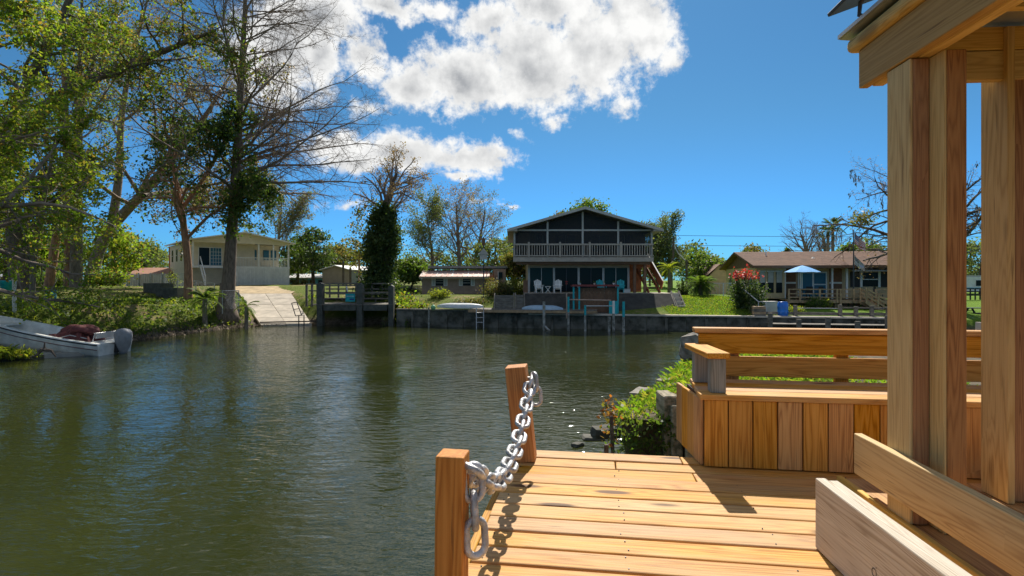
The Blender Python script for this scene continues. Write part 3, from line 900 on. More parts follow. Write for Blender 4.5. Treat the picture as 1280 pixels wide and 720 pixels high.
for j in (0.30, 1.0, 1.7, 2.4, 3.1):
    a = q + ndir * 0.04 + bdir * j
    plank('back_post', a + Vector((0, 0, 0.1)), a + Vector((0, 0, RT + 0.035)), 0.085, 0.036, W_BENCH, bench, up=ndir)
# the arm rest at the open end
a0 = BF + bdir * 0.085 + ndir * 0.06 + Vector((0, 0, H + 0.036))
plank('arm_post', a0, a0 + Vector((0, 0, 0.205)), 0.088, 0.088, W_ARM, bench, up=ndir, label='grey front arm post')
a1 = BF + bdir * 0.05 + ndir * 0.40 + Vector((0, 0, H + 0.036))
plank('arm_post', a1, a1 + Vector((0, 0, 0.205)), 0.088, 0.088, W_ARM, bench, up=ndir, label='grey rear arm post')
plank('arm_rest', BF + bdir * 0.085 + ndir * 0.0 + Vector((0, 0, H + 0.258)), BF + bdir * 0.035 + ndir * 0.52 + Vector((0, 0, H + 0.258)), 0.135, 0.034, W_BENCH, bench, bevel=0.006, seg=2)

# the heavy timber lying along the deck
tdir = Vector((math.sin(math.radians(4.1)), math.cos(math.radians(4.1)), 0))
tside = Vector((tdir.y, -tdir.x, 0))
TE = Vector((1.245, 2.30, ZD))
tb = thing('deck_timber', 'weathered pale timber set on edge on the deck', 'timber', (TE.x, TE.y, ZD))
c = TE + tside * 0.020 + Vector((0, 0, 0.146))
plank('timber', c, c - tdir * 2.6, 0.042, 0.286, W_GREY, tb, bevel=0.006, seg=2)
c = TE + tside * 0.0635 + Vector((0, 0, 0.143))
plank('timber', c - tdir * 0.012, c - tdir * 2.6, 0.041, 0.282, W_GREY, tb, bevel=0.006, seg=2)
fc = bpy.data.curves.new('stamp', 'FONT')
fc.body = 'NO.'
fc.size = 0.042
fo = bpy.data.objects.new('stamp_tmp', fc)
COL.objects.link(fo)
bpy.context.view_layer.update()
sm = bpy.data.meshes.new_from_object(fo)
bpy.data.objects.remove(fo)
INK = pm('stamp_ink', (0.14, 0.12, 0.10), 0.8, 0.4, 20.0)
Xa, Za = Vector((0, 0, 1)), tside * -1
Ya = Za.cross(Xa)
sp_ = TE - tdir * 0.44 - tside * 0.0022 + Vector((0, 0, 0.07))
mobj('stamp', sm, INK, tb, Matrix(((Xa.x, Ya.x, Za.x, sp_.x), (Xa.y, Ya.y, Za.y, sp_.y), (Xa.z, Ya.z, Za.z, sp_.z), (0, 0, 0, 1))))

# the pavilion on the right
PD = math.radians(4.8)
pd = Vector((math.sin(PD), math.cos(PD), 0))
ps = Vector((math.cos(PD), -math.sin(PD), 0))
E0 = Vector((1.735, 2.80, 0))                            # where its left side ends
pav = thing('pavilion', 'timber pavilion with posts, low rail, roof beam and metal roof', 'pavilion', (E0.x, E0.y, ZD))
def pv(u, v, z):                                         # u to the right, v towards the far end
    return E0 + ps * u + pd * v + Vector((0, 0, z))
plank('edge_board', pv(0.01, 0.22, ZD + 0.024), pv(0.01, -4.5, ZD + 0.024), 0.03, 0.045, W_YEL, pav)
for j in range(14):
    u = 0.10 + 0.146 * j
    plank('floor_board', pv(u, 0.2 - 0.004 * j, ZD + 0.021), pv(u, -4.5, ZD + 0.021), 0.138, 0.034, W_DECK, pav, bevel=0.005, seg=2)
ZF = ZD + 0.042
plank('post', pv(0.0645, -0.297, ZF), pv(0.0645, -0.297, 4.258), 0.065, 0.165, W_POST_SHADED, pav, up=pd, bevel=0.004)
plank('post_lit_side', pv(0.0235, -0.294, ZF), pv(0.0235, -0.294, 4.258), 0.014, 0.168, W_POST, pav, up=pd, bevel=0.003)  # thin added strip: light on the post's left side, painted as yellower wood
plank('post', pv(0.1515, -0.385, ZF), pv(0.1515, -0.385, 4.258), 0.076, 0.165, W_POST_SHADED, pav, up=pd, bevel=0.004)
plank('post_lit_side', pv(0.1055, -0.382, ZF), pv(0.1055, -0.382, 4.258), 0.012, 0.168, W_POST, pav, up=pd, bevel=0.003)  # same added strip on the second post, lit side done by colour
plank('post', pv(0.725, -0.01, ZF), pv(0.725, -0.01, 4.5), 0.15, 0.13, W_POST_SHADED, pav, up=pd, bevel=0.004)
plank('post', pv(0.633, -0.02, ZF), pv(0.633, -0.02, 4.5), 0.034, 0.17, W_POST, pav, up=pd, bevel=0.003)  # yellow strip standing for the lit left side of this post
plank('rail', pv(-0.005, 0.0, 2.435), pv(-0.005, -4.4, 2.435), 0.04, 0.20, W_YEL, pav, bevel=0.005, seg=2)
plank('rail_backing', pv(0.045, 0.06, 2.43), pv(0.045, -0.2, 2.43), 0.04, 0.14, W_YEL, pav)
plank('roof_beam', pv(0.030, 0.02, 4.357), pv(0.030, -4.4, 4.357), 0.044, 0.19, W_BEAM, pav, bevel=0.005, seg=2)
plank('roof_beam', pv(0.083, -0.01, 4.355), pv(0.083, -4.4, 4.355), 0.055, 0.186, W_POST, pav, bevel=0.005)
plank('header', pv(0.115, -0.06, 4.325), pv(3.0, -0.06, 4.325), 0.044, 0.14, W_POST, pav, up=(0, 0, 1))
plank('header', pv(0.115, -0.06, 4.455), pv(3.0, -0.06, 4.455), 0.040, 0.11, W_POST, pav, up=(0, 0, 1))
plank('eave_board', pv(0.02, 0.075, 4.489), pv(0.02, -4.4, 4.489), 0.10, 0.07, W_POST, pav, bevel=0.03, seg=3)
for j in range(7):
    plank('rafter', pv(0.12, -0.5 - 0.6 * j, 4.46), pv(3.0, -0.5 - 0.6 * j, 4.46), 0.04, 0.12, W_POST, pav, bevel=0)
for j in range(4):
    mb = MB()
    for k in range(7):
        u0 = -0.045 + 0.77 * j + 0.11 * k
        a, b = pv(u0, 0.10, 4.532 + (0.012 if k == 0 else 0)), pv(u0 + 0.11, 0.10, 4.532)
        mb.add([a, b, b - pd * 4.6, a - pd * 4.6, a + Vector((0, 0, .008)), b + Vector((0, 0, .008)), b - pd * 4.6 + Vector((0, 0, .008)), a - pd * 4.6 + Vector((0, 0, .008))],
               [(0, 1, 2, 3), (4, 5, 6, 7), (0, 1, 5, 4), (1, 2, 6, 5), (2, 3, 7, 6), (3, 0, 4, 7)])
        mb.bar(a + Vector((0, 0, 0.012)), a - pd * 4.6 + Vector((0, 0, 0.012)), 0.02, 0.02)
    mb.build('roof_sheet', ROOFMET, pav, world=True)
lamp = thing('solar_lamp', 'dark solar panel light on the pavilion eave', 'lamp', pv(-0.05, -0.03, 4.56))
c = pv(-0.02, -0.18, 4.685)
plank('panel', c + pd * 0.22 + ps * 0.0, c - pd * 0.42, 0.24, 0.018, PANELM, lamp, up=(Vector((0, 0, 1)) + ps * -0.35).normalized(), bevel=0.003)
MB().tube([pv(0.0, -0.12, 4.552), pv(-0.05, -0.10, 4.58), pv(-0.055, -0.12, 4.63), pv(-0.02, -0.16, 4.672)], 0.011, 8).build('bracket', DKMETAL, lamp, world=True)
MB().tube([pv(0.0, -0.32, 4.552), pv(-0.05, -0.30, 4.58), pv(-0.055, -0.32, 4.63), pv(-0.02, -0.36, 4.672)], 0.011, 8).build('bracket', DKMETAL, lamp, world=True)
# ------------------------------------------------------------------ the far bank: sea wall, houses, docks
wdir = (WALL_B - WALL_A).normalized()
wn = Vector((-wdir.y, wdir.x, 0))                       # inland
WL = (WALL_B - WALL_A).length
WRZ = math.atan2(wdir.y, wdir.x)
wall = thing('sea_wall', 'long dark concrete sea wall along the far bank', 'sea wall', WALL_A, WRZ)
npan = 28
rr = random.Random(4)
for i in range(npan):
    a, b = WL * i / npan, WL * (i + 1) / npan
    d = rr.uniform(0, 0.03)
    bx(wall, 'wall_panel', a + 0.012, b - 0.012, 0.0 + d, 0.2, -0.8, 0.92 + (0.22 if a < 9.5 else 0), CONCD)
bx(wall, 'cap', 0, 9.6, -0.08, 0.34, 1.145, 1.24, W_OLD, 'weathered plank cap on the left stretch')
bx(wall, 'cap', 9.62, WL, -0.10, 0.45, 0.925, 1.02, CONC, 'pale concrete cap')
for i in range(14):
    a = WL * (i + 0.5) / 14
    bx(wall, 'buttress', a - 0.09, a + 0.09, -0.12, -0.002, -0.8, 0.80, CONCD)

def wpt(u, v, z):                                       # along the wall, inland, height
    p = WALL_A + wdir * u + wn * v
    return Vector((p.x, p.y, z))

# ---------- the two-storey house with the screened porch
HY, HZ = 42.0, 2.34
house = thing('house', 'two-storey stilt house with dark screened gable porch', 'house', ((730 - 640) / F * HY, HY, HZ))
S = HY / F                                              # metres per photo pixel there
def hx(px): return (px - 730) * S
def hz(py): return (366 - py) * S
XL, XR = hx(641.5), hx(817)
fl = bx(house, 'balcony_floor', XL, XR, 0, 2.6, hz(327), hz(321.5), TAUPE)
bx(fl, 'joist_beam', XL + 0.2, XR - 0.2, 0.25, 0.45, hz(330.5), hz(327) - 0.003, BROWN)
for i in range(10):
    x = XL + 0.4 + i * (XR - XL - 0.8) / 9
    bx(fl, 'joist', x - 0.05, x + 0.05, 0.5, 2.5, hz(330), hz(327) - 0.003, TAUPE)
rail = bx(house, 'balcony_rail', XL, XR, -0.06, 0.04, hz(306.5), hz(304.5), TAUPE)
bx(rail, 'bottom_rail', XL, XR, -0.04, 0.03, hz(320.5), hz(319), TAUPE)
BAL = MB().box(-0.028, 0.028, -0.028, 0.028, 0, hz(306.5) - hz(319) - 0.006).mesh('baluster')
BAL.materials.append(TAUPE)
nb_ = 56
for i in range(nb_):
    x = XL + 0.1 + (XR - XL - 0.2) * i / (nb_ - 1)
    mobj('baluster', BAL, None, rail, WM[house.name] @ Matrix.Translation((x, -0.008, hz(319) + 0.003)))
for px in (661, 700, 737, 776):
    bx(rail, 'rail_post', hx(px) - 0.07, hx(px) + 0.07, -0.085, 0.06, hz(321), hz(302.5), TAUPE)
def roofz(px): return hz(262) - (hz(262) - hz(289.5)) * abs(px - 730) / 95.5
posts = (643, 684.5, 728.5, 773, 815)
for px in posts:
    bx(house, 'porch_post', hx(px) - 0.07, hx(px) + 0.07, 0.06, 0.2, hz(321), roofz(px) - 0.12, GREYTRIM)
bx(house, 'tie_beam', XL, XR, 0.075, 0.19, hz(288.6), hz(286.6), GREYTRIM)
for a, b in zip(posts, posts[1:]):
    MB().add([(hx(a) + .07, .13, hz(321)), (hx(b) - .07, .13, hz(321)), (hx(b) - .07, .13, hz(288.7)), (hx(a) + .07, .13, hz(288.7))], [(0, 1, 2, 3)]).build('porch_screen', SCREEN, house)
    poly = [(hx(a) + .07, hz(286.5)), (hx(b) - .07, hz(286.5)), (hx(b) - .07, roofz(b) - .13), (hx(a) + .07, roofz(a) - .13)]
    MB().add([(x, .13, z) for x, z in poly], [(0, 1, 2, 3)]).build('gable_screen', SCREEN, house)
def slab(name, parent, pa, pb, y0, y1, th, mat):
    MB().prism([(hx(pa), roofz(pa)), (hx(pb), roofz(pb)), (hx(pb), roofz(pb) + th), (hx(pa), roofz(pa) + th)], 'y', y0, y1).build(name, mat, parent)
roof = MB().prism([(hx(634.5), roofz(634.5)), (0, roofz(730)), (0, roofz(730) + .13), (hx(634.5), roofz(634.5) + .13)], 'y', -0.7, 12.5).build('roof', ROOFG, house)
MB().prism([(hx(826), roofz(826)), (0.004, roofz(730)), (0.004, roofz(730) + .13), (hx(826), roofz(826) + .13)], 'y', -0.7, 12.5).build('roof', ROOFG, house)
for sgn, pe in ((-1, 634), (1, 826.5)):
    MB().prism([(hx(pe), roofz(pe) - .05), (sgn * .004, roofz(730) - .05), (sgn * .004, roofz(730) + .15), (hx(pe), roofz(pe) + .15)], 'y', -0.76, -0.703).build('rake_board', GREYTRIM, roof)
    MB().prism([(hx(pe), roofz(pe) - .02), (hx(pe) - sgn * .75, roofz(pe) - .02), (hx(pe) - sgn * .75, roofz(pe) + .20)], 'y', -0.70, 12.4).build('soffit', TAUPE, roof)
# porch back wall with doors and windows
bw = bx(house, 'porch_wall', hx(664), XR, 2.6, 2.75, hz(321.5), hz(283), BROWN)
bx(bw, 'porch_wall_end', XL, hx(648), 2.6, 2.75, hz(321.5), hz(280), BROWN)
for a, b in ((672, 690), (700, 722), (744, 768), (782, 796)):
    w_ = bx(house, 'porch_window', hx(a), hx(b), 2.55, 2.598, hz(312), hz(291), GLASS)
    bx(w_, 'window_bar', hx((a + b) / 2) - 0.03, hx((a + b) / 2) + 0.03, 2.52, 2.548, hz(312), hz(291), GREYTRIM)
bx(house, 'upper_wall', hx(648), XR - 0.05, 3.0, 12.2, hz(321.5), hz(287), TANW)
MB().prism([(XL + .1, hz(286.9)), (XR - .1, hz(286.9)), (0, roofz(730) - .02)], 'y', 3.2, 12.0).build('gable_wall', BROWN, house)
# ground floor
GY = 1.6
gx0, gx1 = hx(661), hx(792.5)
bx(house, 'header_band', gx0, gx1, GY, GY + 0.2, hz(334), hz(330.8), TAUPE)
gp = (662, 694.5, 726.5, 758.5, 791)
for px in gp:
    bx(house, 'ground_post', hx(px) - 0.08, hx(px) + 0.08, GY - 0.02, GY + 0.18, 0, hz(334) - 0.003, GREYTRIM)
for i, (a, b) in enumerate(zip(gp, gp[1:])):
    g_ = bx(house, 'glass_panel', hx(a) + .083, hx(b) - .083, GY + .05, GY + .09, 0.06, hz(334) - .02, GLASST if i in (0, 3) else GLASS)
    bx(g_, 'mullion', hx((a + b) / 2) - .025, hx((a + b) / 2) + .025, GY + .0, GY + .048, 0.06, hz(334) - .02, DKMETAL if i in (1, 2) else GREYTRIM)
bx(house, 'ground_wall', gx0, gx1, GY + 0.25, 11.8, 0, hz(328), TANW)
bx(house, 'side_wall', hx(793), XR - .25, GY + 1.3, GY + 1.45, 0, hz(329), ORANGEP, 'red-brown boarded wall under the porch')
bx(house, 'stair_beam', hx(793), XR, GY - 0.6, GY - 0.4, hz(334), hz(329.5), ORANGEP)
for px in (795, 808):
    bx(house, 'stilt', hx(px) - .1, hx(px) + .1, 0.4, 0.6, 0, hz(330.6), BROWN)
st = bx(house, 'stair_stringer', hx(825.5), hx(827), 0.6, 0.75, 0.0, 0.4, ORANGEP)
for sx in (hx(812), hx(826)):
    MB().bar((sx, 0.2, 0.0), (sx - 0.35, 3.4, 2.1), 0.07, 0.26).build('stringer', ORANGEP, st)
for k in range(9):
    y, z = 0.3 + 0.35 * k, 0.12 + 0.22 * k
    bx(st, 'tread', hx(812) - 0.037 * k + .04, hx(826) - 0.037 * k - .04, y, y + 0.27, z, z + 0.05, BROWN)
MB().bar((hx(828.5), 0.1, 0.55), (hx(822), 3.3, 2.75), 0.06, 0.62).build('stair_rail', ORANGEP, st)
MB().bar((hx(829), 0.08, 0.9), (hx(822.4), 3.28, 3.1), 0.10, 0.05).build('handrail', WHITE, st)
bx(house, 'terrace', hx(655), hx(835), -1.3, 1.65, -0.22, -0.003, CONC)
bx(house, 'lattice_screen', hx(654), hx(660), 0.2, 0.3, 0, 0.95, BROWN)

rev = thing('revetment', 'dark sloping slab below the stilt house terrace', 'slope wall', ((730 - 640) / F * HY, HY, HZ))
MB().prism([(-1.3, -0.24), (-1.3, -0.005), (-3.05, -1.36), (-3.05, -1.6), (-1.3, -1.6)], 'x', hx(655), hx(832)).build('slab', REVET, rev)
MB().prism([(-1.2, -0.20), (-1.2, 0.06), (-3.1, -1.28), (-3.1, -1.6), (-1.2, -1.6)], 'x', hx(832) + .003, hx(835)).build('curb', CONC, rev)
def steps(name, label, x0, x1, n, y0, y1, z0, z1, mat, group=None, rails=False):
    t = thing(name, label, 'steps', (x0, y0, z0), 0, group)
    for k in range(n):
        ya, za = (y1 - y0) * k / n, (z1 - z0) * (k + 1) / n
        bx(t, 'step', 0.06, x1 - x0 - 0.06, ya, ya + (y1 - y0) / n + 0.03, za - (z1 - z0) / n - 0.3 * (k > 0), za, mat)
    for x in (0.0, x1 - x0):
        MB().bar((x, -0.05, 0.0), (x, y1 - y0, z1 - z0 + 0.06), 0.09, 0.24).build('side_board', W_OLD, t)
    return t
hc = (730 - 640) / F * HY
steps('garden_steps', 'grey concrete steps beside the sloping slab', hc + hx(835.5) - 0.1, hc + hx(848) - 0.3, 5, HY - 3.1, HY - 1.0, HZ - 1.36, HZ + 0.02, CONC)
steps('garden_steps', 'wide old plank steps left of the terrace', hc + hx(611) + .5, hc + hx(638) + .25, 5, HY - 3.3, HY - 1.2, HZ - 1.33, HZ - 0.15, W_OLD)
steps('garden_steps', 'narrow old plank steps against the terrace corner', hc + hx(640) + .25, hc + hx(654) + .05, 5, HY - 3.3, HY - 1.2, HZ - 1.33, HZ - 0.12, W_OLD)
# plank walk behind the wall cap below the house
walk = thing('plank_walk', 'low weathered plank walk on top of the sea wall', 'walkway', wpt(5.5, 0.4, 1.0), WRZ)
for i in range(46):
    x = 0.19 * i
    bx(walk, 'plank', x, x + 0.175, -0.9, 1.3, 0.245, 0.285, W_OLD)
bx(walk, 'fascia', -0.02, 8.8, -0.96, -0.905, 0.08, 0.245, W_TAN)

# ---------- chairs on the terrace
def chair(label, mat, loc, rz, grp):
    t = thing('garden_chair', label, 'chair', loc, rz, grp)
    for x in (-.24, .24):
        bx(t, 'leg', x - .025, x + .025, -.30, -.24, 0, .42, mat)
        MB().bar((x * .95, .42, 0.02), (x, -.28, .33), .05, .09).build('side_rail', mat, t)
        bx(t, 'arm', x - .07 + (.04 if x > 0 else -.04), x + .07 + (.04 if x > 0 else -.04), -.36, .30, .55, .58, mat)
        bx(t, 'arm_support', x * 1.1 - .025, x * 1.1 + .025, -.30, -.24, .42, .549, mat)
    for k in range(5):
        bx(t, 'seat_slat', -.25, .25, -.30 + .115 * k, -.30 + .115 * k + .10, .36 - .028 * k, .385 - .028 * k, mat)
    for k in range(5):
        x = -.20 + .10 * k
        MB().bar((x, .22, .26), (x * 1.15, .50, 1.0 - .05 * abs(k - 2)), .088, .022, up=(0, 1, 0)).build('back_slat', mat, t)
    bx(t, 'back_brace', -.27, .27, .36, .40, .60, .66, mat)
    return t
G = 'adirondack chairs on the terrace'
chair('white slatted chair at the left end of the terrace', WHITE, (hc + hx(673.5), HY + .2, HZ), 0.15, G)
chair('white slatted chair right of the small white table', WHITE, (hc + hx(697.5), HY + .2, HZ), -0.15, G)
chair('turquoise slatted chair partly behind the red counter', TURQ, (hc + hx(753), HY + .3, HZ), 0.2, G)
chair('turquoise slatted chair at the right end of the terrace', TURQ, (hc + hx(776), HY + .1, HZ), -0.2, G)
t = thing('side_table', 'small white folding table between the white chairs', 'table', (hc + hx(685), HY + .1, HZ))
bx(t, 'table_top', -.22, .22, -.2, .2, .45, .48, WHITE)
for s_ in (-1, 1):
    for y in (-.16, .16):
        MB().bar((-.18 * s_, y, 0), (.18 * s_, y + .02 * s_, .449), .03, .03).build('leg', WHITE, t)
bx_o = thing('storage_box', 'small white box by the right terrace window', 'box', (hc + hx(787), HY + 1.1, HZ))
bx(bx_o, 'body', -.25, .25, -.2, .2, 0, .26, WHITE)
bx(bx_o, 'lid', -.27, .27, -.22, .22, .262, .30, GREYTRIM)

# ---------- the red-topped counter, boat-lift posts and pipes by the wall
bar = thing('outdoor_bar', 'dark counter with red-brown top and turquoise posts by the canal', 'counter', (hc + hx(735), HY - 3.3, HZ - 1.38))
k_ = (HY - 3.3) / HY
def bz(py): return CZ - (py - 350) / F * (HY - 3.3) - (HZ - 1.38)
bx(bar, 'counter_top', hx(703) * k_ - .1, hx(765) * k_ - .3, -.4, .5, bz(358), bz(355.8), REDTOP)
for i in range(12):
    x = hx(711) * k_ + .255 * i
    bx(bar, 'front_slat', x - .3, x - .06, -.05, -.01, 0.1, bz(359.5), BROWN)
for px in (706, 713, 761):
    bx(bar, 'post', hx(px) * k_ - .2, hx(px) * k_ - .09, -.3, -.2, 0, bz(358.2), TURQ)
bx(bar, 'side_panel', hx(752) * k_ - .3, hx(763) * k_ - .3, -.52, -.46, bz(394), bz(376), TURQ, 'solid turquoise panel')
bx(bar, 'base', hx(705) * k_ - .3, hx(766) * k_ - .3, -.3, .4, 0.0, 0.08, W_OLD)
for i, px in enumerate((705, 722, 740, 752, 764)):
    t = thing('flower_pot', ('red flower pot at the left end of the counter', 'small grey pot left of the counter middle', 'pale pot in the middle of the counter', 'small pot right of the counter middle', 'white jug at the right end of the counter')[i], 'pot',
              (hc + hx(px) * k_ - .25, HY - 3.3 + .05, HZ - 1.38 + bz(355.8)), 0, 'pots on the red counter')
    MB().lathe([(.05, 0), (.075, .11), (.08, .12)], (0, 0, 0.001), 10).build('pot', (REDTOP, GREYTRIM, CONC, GREYTRIM, WHITE)[i], t)
    leaves('flowers', [(WM[t.name].translation.x + rr.gauss(0, .05), WM[t.name].translation.y + rr.gauss(0, .05), WM[t.name].translation.z + .16 + rr.uniform(0, .08)) for _ in range(26)], .06, LF_RED if i == 0 else LF_MID, t, seed=i)['kind'] = 'stuff'
def piling(label, px, ytop, ybot, mats, rad=.07, Yd=None, split=None):
    Yd = Yd or 37.6 - (px - 600) * 0.011
    t = thing('mooring_pile', label, 'pile', ((px - 640) / F * Yd, Yd, -0.8), 0, 'piles standing at the sea wall')
    zt, zs = CZ - (ytop - 350) / F * Yd + 0.8, CZ - ((split or ytop) - 350) / F * Yd + 0.8
    if split:
        MB().tube([(0, 0, 0), (0, 0, zs)], rad, 12).build('shaft', mats[1], t)
        MB().tube([(0, 0, zs + .001), (0, 0, zt)], rad * 0.95, 12).build('painted_top', mats[0], t)
    else:
        MB().tube([(0, 0, 0), (0, 0, zt)], rad, 12).build('shaft', mats[0], t)
    return t
PILE = pm('pile_grey', (0.30, 0.30, 0.28), 0.8, 0.35, 4.0, 0.3, col2=(0.10, 0.10, 0.08))
piling('pale grey pile with a kinked foot in front of the blue kayak', 680, 377, 410, (PILE,), .09)
t = thing('drain_pipe', 'bent pale pipe at the foot of the grey pile', 'pipe', at(683, 409, 36.7))
MB().tube([at(680.5, 407, 36.65), at(684, 411, 36.6), at(687.5, 413.5, 36.5)], .07, 10).build('pipe', PILE, t, world=True)
piling('turquoise and grey pile at the left of the counter', 710.5, 371, 412, (TURQ, PILE), .075, split=390)
piling('short turquoise and grey pile below the counter', 731.5, 381.5, 411, (TURQ, PILE), .08, split=394)
piling('white weathered pile right of the turquoise panel', 767, 376, 411, (WHITE, PILE), .085, split=392)
piling('low grey pile next to the white pile', 761.5, 396, 408, (PILE,), .09)
piling('turquoise pile standing apart to the right of the counter', 779.5, 377, 412, (TURQ, PILE), .09, split=396)
piling('thin pale pile below the plants left of the kayak', 536, 384, 410, (PILE,), .06, 39.2)
t = thing('pipe_rail', 'pinkish pipe rail running past the counter', 'rail', at(709, 400, 36.6))
MB().tube([at(708, 366, 36.6), at(708.3, 373, 36.6), at(709.5, 374.5, 36.6), at(764, 375.5, 36.3)], .045, 8).build('pipe', PINK, t, world=True)
MB().tube([at(708.4, 374, 36.6), at(708.4, 398, 36.6)], .04, 8).build('post', PINK, t, world=True)
t = thing('pipe_rail', 'pale pipe rail between the short pile and the white pile', 'rail', at(731, 400, 36.3))
MB().tube([at(731.5, 382.5, 36.15), at(767, 382.5, 35.8)], .04, 8).build('pipe', GREYTRIM, t, world=True)
t = thing('dock_ladder', 'grey ladder on the wall below the plank walk', 'ladder', at(606, 410, 38.2))
for px in (595.5, 604.5):
    MB().tube([at(px, 385, 38.3), at(px, 413, 38.2)], .035, 8).build('side_rail', GALV, t, world=True)
for py in (391, 397, 403):
    MB().tube([at(595.5, py, 38.25), at(604.5, py, 38.25)], .025, 8).build('rung', GALV, t, world=True)

def kayak(label, px0, px1, py, Yd, mat, rz, h=.36):
    c = at((px0 + px1) / 2, py, Yd)
    L = (px1 - px0) / F * Yd
    t = thing('kayak', label, 'kayak', c, rz, 'boats stored on the plank walk')
    vs, fs = [], []
    n, m_ = 22, 12
    for i in range(n + 1):
        u = i / n * 2 - 1
        w = .38 * (1 - abs(u) ** 2.6) + .012
        hh = h * (1 - abs(u) ** 3.2 * .62)
        for k in range(m_ + 1):
            a = math.pi * k / m_
            vs.append((u * L / 2, -math.cos(a) * w, math.sin(a) ** .75 * hh + .06 * u * u))
    for i in range(n):
        for k in range(m_):
            fs.append((i * (m_ + 1) + k, (i + 1) * (m_ + 1) + k, (i + 1) * (m_ + 1) + k + 1, i * (m_ + 1) + k + 1))
    MB().add(vs, fs).build('hull', mat, t, True)
    MB().tube([(u * L * .47, 0, h * (1 - abs(u) ** 3.2 * .62) + .06 * u * u + .004) for u in np.linspace(-1, 1, 15)], .022, 6).build('keel', mat, t)
    MB().tube([(u * L * .47, -.38 * (1 - abs(u) ** 2.6) - .015, .05 + .06 * u * u) for u in np.linspace(-1, 1, 15)], .02, 6).build('gunwale', GREYTRIM, t)
kayak('white upturned canoe lying left of the plank steps', 545, 605, 385.4, 39.3, KAYAKW, WRZ)
kayak('pale blue upturned kayak in front of the terrace', 652, 704, 388.5, 38.2, KAYAKB, WRZ)
t = thing('float_buoy', 'pale green float beside the white canoe', 'float', at(541.5, 384.5, 39.2))
MB().lathe([(.02, -.19), (.12, -.15), (.19, 0), (.12, .15), (.02, .19)], (0, 0, 0.0), 14).build('ball', pm('pale_green_plastic', (0.22, 0.50, 0.24), 0.5), t, True)
MB().tube([(0, 0, .185), (0, 0, .26)], .03, 8).build('stem', WHITE, t)

# ---------- pink cottage with the tin awning
PY = 50.0
S2 = PY / F
cot = thing('cottage', 'low pink cottage with rusty tin awning roof', 'cottage', ((575 - 640) / F * PY, PY, gz((575 - 640) / F * PY, PY) - 0.1))
cz0 = WM[cot.name].translation.z
def cx(px): return (px - 575) * S2
def cz(py): return CZ - (py - 350) * S2 - cz0
bx(cot, 'wall', cx(527.5), cx(616), 0, 5, 0, cz(343), PINK)
bx(cot, 'end_wing', cx(616) + .003, cx(632), 0.8, 5.4, 0, cz(336), PINK)
bx(cot, 'roof', cx(533), cx(634), 0.9, 5.8, cz(335), cz(332), ROOFG)
aw = MB().prism([(-.7, cz(346.5)), (1.4, cz(338.5)), (1.4, cz(338.5) + .06), (-.7, cz(346.5) + .06)], 'x', cx(525.5), cx(612)).build('awning', TINRED, cot)
for i in range(14):
    x = cx(527) + i * (cx(611) - cx(527)) / 13
    MB().bar((x, -.69, cz(346.5) + .08), (x, 1.38, cz(338.5) + .08), .05, .04).build('tin_rib', WHITE if i % 3 == 0 else TINRED, aw)
bx(aw, 'awning_edge', cx(525.5), cx(612), -.76, -.703, cz(348.3), cz(345.8), SHEDT)
for pa, pb in ((542, 557), (576, 591)):
    w_ = bx(cot, 'window', cx(pa) + .2, cx(pb) - .2, -.05, -.003, cz(357), cz(343.5), GLASS)
    for k in range(3):
        z = cz(357) + (cz(343.5) - cz(357)) * (k + 1) / 4
        bx(w_, 'window_bar', cx(pa) + .22, cx(pb) - .22, -.08, -.052, z - .02, z + .02, GREYTRIM)
    for sx in (pa, pb):
        sh = bx(cot, 'shutter', cx(sx) - .17, cx(sx) + .17, -.06, -.003, cz(357.5), cz(343), WHITE)
        bx(sh, 'shutter_panel', cx(sx) - .10, cx(sx) + .10, -.075, -.062, cz(356.5), cz(344.5), GREYTRIM)
w_ = bx(cot, 'window', cx(623), cx(628), 0.74, 0.797, cz(349), cz(340), GLASS)
bx(w_, 'window_trim', cx(622), cx(623) - .003, 0.72, 0.797, cz(350), cz(339), WHITE)
lat = thing('trellis', 'orange-brown wooden trellis at the cottage corner', 'trellis', at(613, 366, 49.6))
for k in range(2):
    bx(lat, 'upright', -.35 + .6 * k, -.28 + .6 * k, 0, .06, 0, 1.9, ORANGEP)
for k in range(6):
    bx(lat, 'slat', -.35, .32, -.03, -.003, .3 + .28 * k, .35 + .28 * k, ORANGEP)
pole = thing('birdhouse_pole', 'tall dark pole carrying a grey birdhouse', 'birdhouse', at(604.5, 372, 44.5))
h_ = (372 - 297) / F * 44.5
MB().tube([(0, 0, -.3), (0, 0, h_)], .045, 8).build('pole', DKMETAL, pole)
bxh = bx(pole, 'birdhouse', -.28, .28, -.25, .25, h_ - 1.75, h_ - 1.35, GREYTRIM)
MB().prism([(-.40, h_ - 1.349), (.40, h_ - 1.349), (0, h_ - .85)], 'y', -.33, .33).build('house_roof', GREYTRIM, bxh)
bx(pole, 'nest_box', -.13, .13, -.1, .1, h_ - .6, h_ - .1, BROWN)

